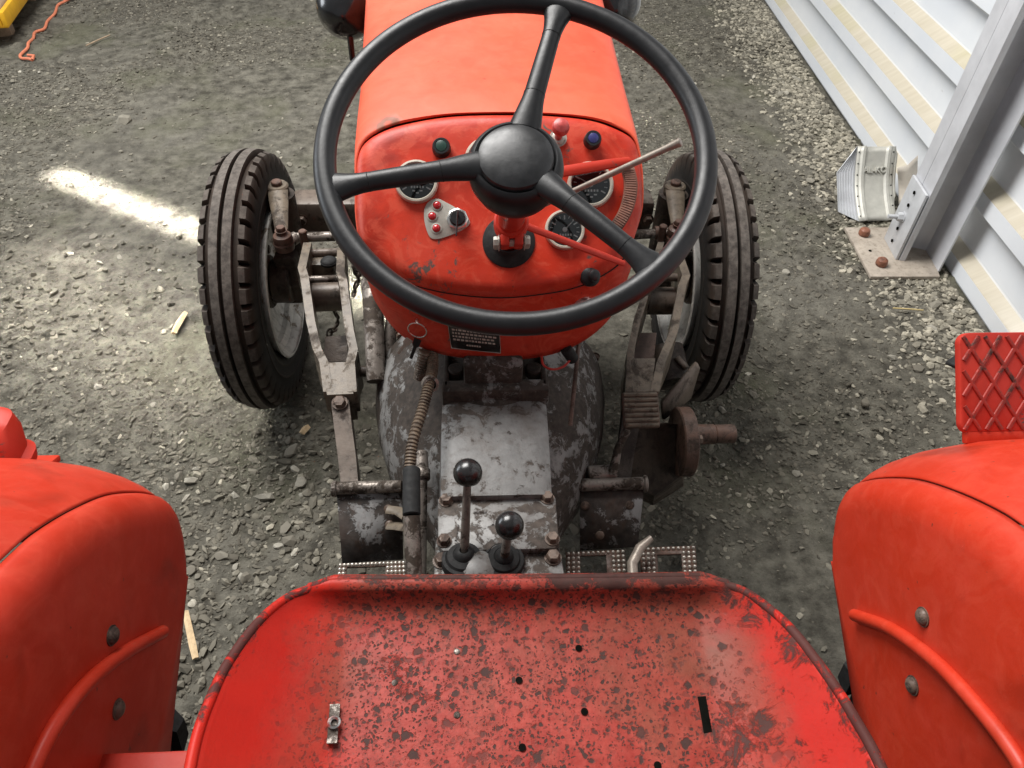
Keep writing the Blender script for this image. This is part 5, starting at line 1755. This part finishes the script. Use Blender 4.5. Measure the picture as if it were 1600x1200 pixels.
for s_ in (-1, 1):
    wc = Vector((WX[s_], WY, WR))
    fwl = pempty('front_wheel', wc)
    me = front_tyre(0, 0, 0, s_)
    t_o = link('tyre', me, 'tyre', fwl, wc, True, 30)
    ax = Vector((-s_, 0, 0))
    mb = MB(); mb.lathe([(0.075, -0.012), (0.11, -0.010), (0.15, 0.006), (0.168, 0.010), (0.176, 0.016), (0.180, 0.030), (0.196, 0.040), (0.200, 0.052), (0.210, 0.060), (0.214, 0.066), (0.208, 0.068)], wc, ax, 64)
    build('wheel_rim', mb, 'rim_paint', fwl, thick=0.004)
    mb = MB(); mb.lathe([(0.214, -0.066), (0.206, -0.056), (0.185, -0.03), (0.168, 0.0)], wc, ax, 64)
    build('rim_flange', mb, 'rim_paint', fwl, thick=0.004)
    for k in range(5):
        a = 2 * math.pi * k / 5 + 0.4
        mb = MB(); hexhead(mb, wc + Vector((-s_ * -0.006, math.cos(a) * 0.105, math.sin(a) * 0.105)), ax, 0.013, 0.014)
        build('wheel_nut', mb, 'bolt', fwl)
    mb = MB(); mb.cyl(wc + ax * -0.05, wc + ax * 0.03, 0.075, 32, bevel=0.006); build('wheel_hub', mb, 'axle', fwl)

# ---- head lamps on their stalks
for s_, (px, py) in ((-1, (541, 14)), (1, (957, 6))):
    c = PZ(px, py, 1.02)
    c.y += 0.02
    mb = MB(); mb.lathe([(0, -0.082), (0.012, -0.0815)] + [(0.072 * math.sin(q), -0.008 - 0.072 * math.cos(q)) for q in np.linspace(0.25, math.pi / 2, 10)] + [(0.073, 0.02), (0.076, 0.024), (0.076, 0.034), (0.070, 0.036)], c, (0, 1, 0), 40)
    hl = part('headlamp', mb, 'enamel')
    mb = MB(); mb.lathe([(0.070, 0.034), (0.05, 0.042), (0, 0.046)], c, (0, 1, 0), 32); build('lamp_glass', mb, 'glass', hl)
    mb = MB(); mb.tube([c + Vector((s_ * -0.006, -0.05, -0.035)), c + Vector((s_ * -0.006, -0.06, -0.10)), c + Vector((-s_ * 0.05, -0.06, -0.14))], 0.008, 10); build('lamp_stalk', mb, 'enamel', hl)

# ---- fenders
GP = [(0.40, 0.60), (0.50, 0.66), (0.575, 0.73), (0.612, 0.80), (0.600, 0.850), (0.571, 0.893), (0.53, 0.943), (0.479, 0.989), (0.43, 1.026), (0.39, 1.049), (0.30, 1.088), (0.20, 1.112), (0.05, 1.125), (-0.10, 1.118), (-0.26, 1.08), (-0.42, 0.99), (-0.56, 0.84), (-0.64, 0.66)]
GP = [(0.555, 0.735), (0.590, 0.757), (0.610, 0.785)] + [(0.614, 0.818)] + GP[4:]
gcv = smooth_curve([Vector((0, y, z)) for y, z in GP], 72)
for s_, xs, dy, dz in ((-1, -0.468, 0.010, -0.010), (1, 0.510, 0.0, 0.0)):
    def gp3(x, p, off):
        # offset outwards from a point inside the wheel arch
        d = Vector((0, p.y - 0.02, p.z - 0.62)).normalized()
        return Vector((x, p.y + dy + d.y * off, p.z + dz + d.z * off))
    # side panel facing the seat, rounded towards the seam
    xin = xs - s_ * 0.030
    secs = []
    low_line = []
    for p in gcv:
        q = gcv.index(p) / 71.0
        base = Vector((0, 0.548, 0.728)).lerp(Vector((0, 0.05, 0.48)), min(1, q / 0.60) ** 1.15)
        if q > 0.60:
            base = Vector((0, 0.05 - 0.6 * (q - 0.60) / 0.40, 0.48))
        low_line.append(base)
    for x_, off in ((xs, -0.0015), (xs - s_ * 0.008, -0.003), (xs - s_ * 0.016, -0.009), (xs - s_ * 0.023, -0.018), (xs - s_ * 0.028, -0.030), (xin, -0.044)):
        secs.append([gp3(x_, p, off * min(1, 0.25 + i_ / 8.0)) for i_, p in enumerate(gcv)])
    edge = secs[-1]
    for q in (0.25, 0.5, 0.75, 1.0):
        secs.append([e.lerp(Vector((xin, b_.y + dy, b_.z + dz)), q) for e, b_ in zip(edge, low_line)])
    mb = MB(); mb.loft(secs)
    fen = part('fender', mb, 'red_fender', thick=0.003, ang=60)
    # crowned top strip
    secs = []
    for t_, off in ((0.0015, 0.0010), (0.004, 0.0030), (0.02, 0.014), (0.045, 0.026), (0.08, 0.037), (0.13, 0.045), (0.19, 0.047), (0.25, 0.042), (0.30, 0.030), (0.33, 0.012), (0.335, -0.03)):
        secs.append([gp3(xs + s_ * t_, p, off) for p in gcv])
    mb = MB(); mb.loft(secs)
    build('fender_crown', mb, 'red_fender', fen, thick=0.003, ang=60)
    mb = MB(); mb.tube([gp3(xs, p, -0.0032) for p in gcv], 0.0024, 8); build('seam_dark_line', mb, 'rubber', fen)  # thin dark strip added to fill the open seam
    rail_px = [(254, 987), (193, 1021), (135, 1069), (87, 1132), (53, 1200), (35, 1260)] if s_ < 0 else [(1335, 961), (1394, 984), (1464, 1036), (1534, 1112), (1587, 1182), (1610, 1230)]
    xr = xin - s_ * 0.006
    pts = smooth_curve([PX(x, y, xr) for x, y in rail_px], 40)
    last_d = (pts[-1] - pts[-2]).normalized()
    mb = MB(); mb.tube(pts + [pts[-1] + last_d * 0.06 + Vector((0, 0, -0.02)), pts[-1] + last_d * 0.12 + Vector((0, 0, -0.08))], 0.0082, 14)
    build('hand_rail', mb, 'red_fender', fen)
    for (x, y) in (((175, 993), (184, 1108)) if s_ < 0 else ((1442, 964), (1426, 1071))):
        mb = MB(); mb.lathe([(0.0115, -0.002), (0.0115, 0.001)] + dome(0.010, 0.006, 6, 0.001), PX(x, y, xin - s_ * 0.002), (-s_, 0, 0), 22)
        build('fender_bolt', mb, 'bolt', fen)
    # rear tyre under it
    rw = pempty('rear_wheel', (s_ * 0.665 + 0.024, -0.10, 0.61))
    c = ORG[rw.name]
    x0 = s_ * 1.0
    mb = MB(); mb.lathe([(0.36, -0.10), (0.40, -0.125), (0.47, -0.14), (0.53, -0.145), (0.565, -0.130), (0.578, -0.08), (0.582, 0), (0.578, 0.08), (0.565, 0.130), (0.53, 0.145), (0.47, 0.14), (0.40, 0.125), (0.36, 0.10)], c, (1, 0, 0), 72)
    for k in range(22):
        for h_ in (-1, 1):
            a0 = 2 * math.pi * (k + (0.5 if h_ > 0 else 0)) / 22
            secs = []
            for q in range(5):
                xx = h_ * (0.005 + 0.143 * q / 4)
                a = a0 - 0.16 * q / 4
                rad = 0.612 - 0.006 * (q / 4) ** 2
                if q == 4: rad = 0.585
                e_r = Vector((0, math.cos(a), math.sin(a))); e_t = Vector((0, -math.sin(a), math.cos(a)))
                b0 = c + Vector((xx, 0, 0))
                secs.append([b0 + e_r * 0.555 - e_t * 0.026, b0 + e_r * rad - e_t * 0.018, b0 + e_r * rad + e_t * 0.018, b0 + e_r * 0.555 + e_t * 0.026])
            mb.loft(secs, closed=True, caps=True)
    build('tyre', mb, 'rubber', rw, ang=30)
    mb = MB(); mb.lathe([(0.05, 0.03), (0.20, 0.03), (0.30, -0.01), (0.34, -0.03), (0.365, -0.10), (0.375, -0.105)], c, (-s_, 0, 0), 56); build('wheel_rim', mb, 'rim_paint', rw, thick=0.004)
    mb = MB(); mb.cyl(c, c + Vector((-s_ * 0.30, 0, 0)), 0.07, 28); part('rear_axle', mb, 'dark_steel')
# red lens box on the left fender
base = PX(62, 692, -0.60)
mb = MB()
ctr = base + Vector((-0.085, -0.015, 0.03))
secs = []
for q, sc_, h_ in ((0, 1.0, 0.0), (1, 1.0, 0.012), (2, 0.90, 0.018), (3, 0.88, 0.045), (4, 0.80, 0.062), (5, 0.62, 0.070), (6, 0.3, 0.072)):
    secs.append([base + Vector((-0.09, -0.035, -0.01)) + Vector((0.09 * sc_ * math.copysign(abs(math.cos(a)) ** 0.45, math.cos(a)), 0.04 * sc_ * math.copysign(abs(math.sin(a)) ** 0.45, math.sin(a)), 0)) + Vector((0, 0.45, 0.9)).normalized() * h_ for a in np.linspace(0, 2 * math.pi, 33)[:-1]])
mb.loft(secs, closed=True, caps=True)
mk = part('marker_lamp', mb, 'red_metal', ang=40)
mb = MB(); mb.box(base + Vector((-0.09, -0.035, -0.018)), (0.20, 0.092, 0.010), Matrix.Rotation(-0.46, 3, 'X'), 0.003); build('lamp_gasket', mb, 'red_fender', mk)

# red tread plate standing on the right fender
Q0 = PX(1502, 678, 0.615)
tn = Vector((0, -0.70, 0.714)).normalized()
tu = Vector((0, 0.714, 0.70)).normalized()
wp, hp2 = 0.150, (PP(1502, 520, Q0, tn) - PP(1502, 678, Q0, tn)).length
ctr = Q0 + Vector((wp / 2, 0, 0)) + tu * hp2 / 2
RT = Matrix((Vector((1, 0, 0)), tu, tn)).transposed()
bm_poly = []
rr = 0.014
for cx2, cy2, a0 in ((wp / 2 - rr, hp2 / 2 - rr, 0), (-wp / 2 + rr, hp2 / 2 - rr, 90), (-wp / 2 + rr, -hp2 / 2 + rr, 180), (wp / 2 - rr, -hp2 / 2 + rr, 270)):
    for k in range(6):
        a = math.radians(a0 + 18 * k)
        bm_poly.append((cx2 + rr * math.cos(a), cy2 + rr * math.sin(a)))
mb = MB(); mb.prism(bm_poly, ctr - tn * 0.012, (1, 0, 0), tu, 0.012, 0.002)
tp = part('tread_plate', mb, 'red_plate')
pitch_x, pitch_y = 0.030, 0.046
inn = lambda x, y: abs(x) < wp / 2 - 0.004 and abs(y) < hp2 / 2 - 0.005
for sg in (-1, 1):
    for k in range(-9, 10):
        pts = []
        for i in range(81):
            y = -hp2 / 2 + hp2 * i / 80
            x = k * pitch_x + sg * (y) * pitch_x / pitch_y * 1.0
            if inn(x, y): pts.append((x, y))
        if len(pts) < 6: continue
        a, b_ = pts[0], pts[-1]
        A_ = ctr + Vector((1, 0, 0)) * a[0] + tu * a[1] + tn * 0.0004
        B__ = ctr + Vector((1, 0, 0)) * b_[0] + tu * b_[1] + tn * 0.0004
        mb = MB(); mb.tube([A_, A_.lerp(B__, 0.5), B__], [(0.0022, 0.0030)] * 3, 8, flat=tuple(tn))
        build('tread_rib', mb, 'red_rib', tp)
mb = MB(); mb.box(ctr - tu * (hp2 / 2 + 0.004) - tn * 0.006, (wp * 0.9, 0.02, 0.012), RT, 0.003); build('plate_hinge', mb, 'red_fender', tp)
mb = MB(); mb.loft([[PX(1478, 566, 0.66), PX(1500, 576, 0.66)], [PX(1500, 552, 0.70), PX(1512, 570, 0.70)]]); part('plate_stay', mb, 'rubber', thick=0.006)
# cross bar between fender and seat
cbp = PZ(222, 1185, 0.80)
mb = MB(); mb.box(cbp + Vector((-0.0, -0.03, -0.02)), (0.24, 0.075, 0.04), None, 0.004); part('seat_cross_bar', mb, 'red_metal')

# ---- seat pan
SX = 0.020
rimL_px = [(482, 919), (455, 929), (430, 945), (405, 968), (383, 994), (362, 1024), (345, 1052), (328, 1090), (314, 1125), (303, 1162), (295, 1200), (288, 1240)]
rimR_px = [(1138, 913), (1165, 923), (1192, 941), (1220, 964), (1247, 992), (1272, 1024), (1295, 1055), (1320, 1092), (1341, 1127), (1362, 1163), (1380, 1200), (1396, 1240)]
rim_z = [0.953, 0.957, 0.963, 0.970, 0.977, 0.984, 0.990, 0.996, 1.001, 1.005, 1.008, 1.010]
folL_px = [(521, 920), (530, 933), (537, 951), (541, 976), (542, 1004), (540, 1032), (537, 1062), (532, 1098), (526, 1132), (520, 1168), (514, 1204), (508, 1244)]
folR_px = [(1100, 915), (1092, 929), (1090, 948), (1090, 974), (1094, 1002), (1100, 1030), (1107, 1060), (1116, 1096), (1124, 1130), (1132, 1166), (1140, 1202), (1148, 1242)]
fol_z = [0.950, 0.939, 0.929, 0.9245] + [0.923] * 8
def pxcurve(px, zs, n): return smooth_curve([PZ(x, y, z) for (x, y), z in zip(px, zs)], n)
NR = 46
RL, RR_ = pxcurve(rimL_px, rim_z, NR), pxcurve(rimR_px, rim_z, NR)
FL, FR = pxcurve(folL_px, fol_z, NR), pxcurve(folR_px, fol_z, NR)
for k in range(1, 9):                                        # the pan runs on behind the camera
    for c_ in (RL, RR_, FL, FR):
        q_ = c_[NR - 1]
        c_.append(Vector((q_.x, q_.y - 0.045 * k, q_.z)))
rows_s = []
for a, fa, fb_, b_ in zip(RL, FL, FR, RR_):
    row = []
    for i in range(14):
        t = i / 14
        p = a.lerp(fa, t)
        e_ = 1 - (1 - t) ** 1.35
        p.z = a.z + (fa.z - a.z) * (0.35 * t + 0.65 * (1 - (1 - t) ** 2.0))
        row.append(p)
    for i in range(25):
        t = i / 24
        p = fa.lerp(fb_, t)
        p.z -= 0.0015 * math.sin(math.pi * t)
        row.append(p)
    for i in range(1, 15):
        t = i / 14
        p = fb_.lerp(b_, t)
        p.z = fb_.z + (b_.z - fb_.z) * (0.35 * t + 0.65 * t ** 2.0)
        row.append(p)
    rows_s.append(row)
nrow = len(rows_s[0])
def lipw(k):
    t = min(k, nrow - 1 - k) / 14.0
    t = min(1.0, max(0.0, t))
    return t * t * (3 - 2 * t)
def liprow(dy, dz):
    return [Vector((p.x, p.y + dy * (0.25 + 0.75 * lipw(k)), p.z + dz * (0.4 + 0.6 * lipw(k)))) for k, p in enumerate(rows_s[0])]
lip = [liprow(0.020, -0.026), liprow(0.021, -0.016), liprow(0.018, -0.005), liprow(0.011, 0.002), liprow(0.005, 0.002)]
back = rows_s[-1]
bk = [[Vector((SX + (p.x - SX) * (1 - 0.10 * t), p.y - 0.05 * math.sin(t * 1.5), p.z + 0.20 * t * t)) for p in back] for t in (0.25, 0.5, 0.75, 1.0)]
mb = MB(); mb.loft(lip + rows_s + bk)
seat = part('seat', mb, 'seat', thick=0.003, ang=60)
path = [r_[0] for r_ in rows_s[::-1]] + lip[3][1:-1] + [r_[-1] for r_ in rows_s]
path = [p for i, p in enumerate(path) if i == 0 or (p - path[i - 1]).length > 1e-4]
mb = MB(); mb.tube([p + Vector((0, 0, -0.003)) for p in path], 0.0050, 12)
build('rolled_rim', mb, 'seat_rim', seat)
sv = np.empty(len(seat.data.vertices) * 3, dtype=np.float32)
seat.data.vertices.foreach_get('co', sv)
sv = sv.reshape(-1, 3) + np.array(ORG[seat.name])
dm = np.min(np.linalg.norm(sv[:, None, :] - np.array([tuple(p) for p in path])[None], axis=2), axis=1)
seat.data.attributes.new('edge', 'FLOAT', 'POINT').data.foreach_set('value', np.clip(1 - dm / 0.030, 0, 1).astype(np.float32))
# drain holes, screws and slots
def seat_pt(px, py): return PZ(px, py, 0.9222)
for (x, y) in ((811, 1064), (913, 1113), (816, 1169), (904, 1014), (1027, 1197)):
    p = seat_pt(x, y)
    mb = MB(); mb.lathe([(0.0036, 0.0022), (0, 0.0022)], p, (0, 0, 1), 18); build('drain_hole', mb, 'hole', seat)
for (x, y) in ((806, 970), (714, 1019), (617, 1068), (714, 1118)):
    p = seat_pt(x, y)
    mb = MB(); mb.lathe([(0.0033, 0.001)] + dome(0.0033, 0.0009, 3, 0.0016), p, (0, 0, 1), 16); build('seat_rivet', mb, 'rod', seat)
def slot(c4, mat, zz=0.9222):
    P_ = [PZ(*c_, zz) for c_ in c4]
    mb = MB()
    for p in P_: p.z += 0.0024
    mb.add(P_ + [p - Vector((0, 0, 0.003)) for p in P_], [(0, 1, 2, 3), (0, 4, 5, 1), (1, 5, 6, 2), (2, 6, 7, 3), (3, 7, 4, 0)])
    return build('seat_slot', mb, mat, seat, smooth=False)
slot(((516, 1102), (532, 1101), (527, 1162), (511, 1163)), 'rod', 0.9285)
slot(((1089, 1090), (1102, 1089), (1112, 1145), (1099, 1147)), 'hole')
p = PZ(523, 1131, 0.9295)
mb = MB(); mb.lathe([(0.0062, 0.002), (0.0062, 0.0045), (0.0045, 0.0055), (0.003, 0.004)], p, (0, 0, 1), 18); build('slot_screw', mb, 'chrome', seat)
mb = MB(); mb.tube([(SX, 0.02, 0.905), (SX, 0.0, 0.80), (SX, -0.05, 0.66)], 0.03, 16); part('seat_post', mb, 'dark_steel')
mb = MB(); mb.box((0.01, 0.02, 0.50), (0.30, 0.66, 0.26), None, 0.02); part('rear_transmission', mb, 'dark_steel')
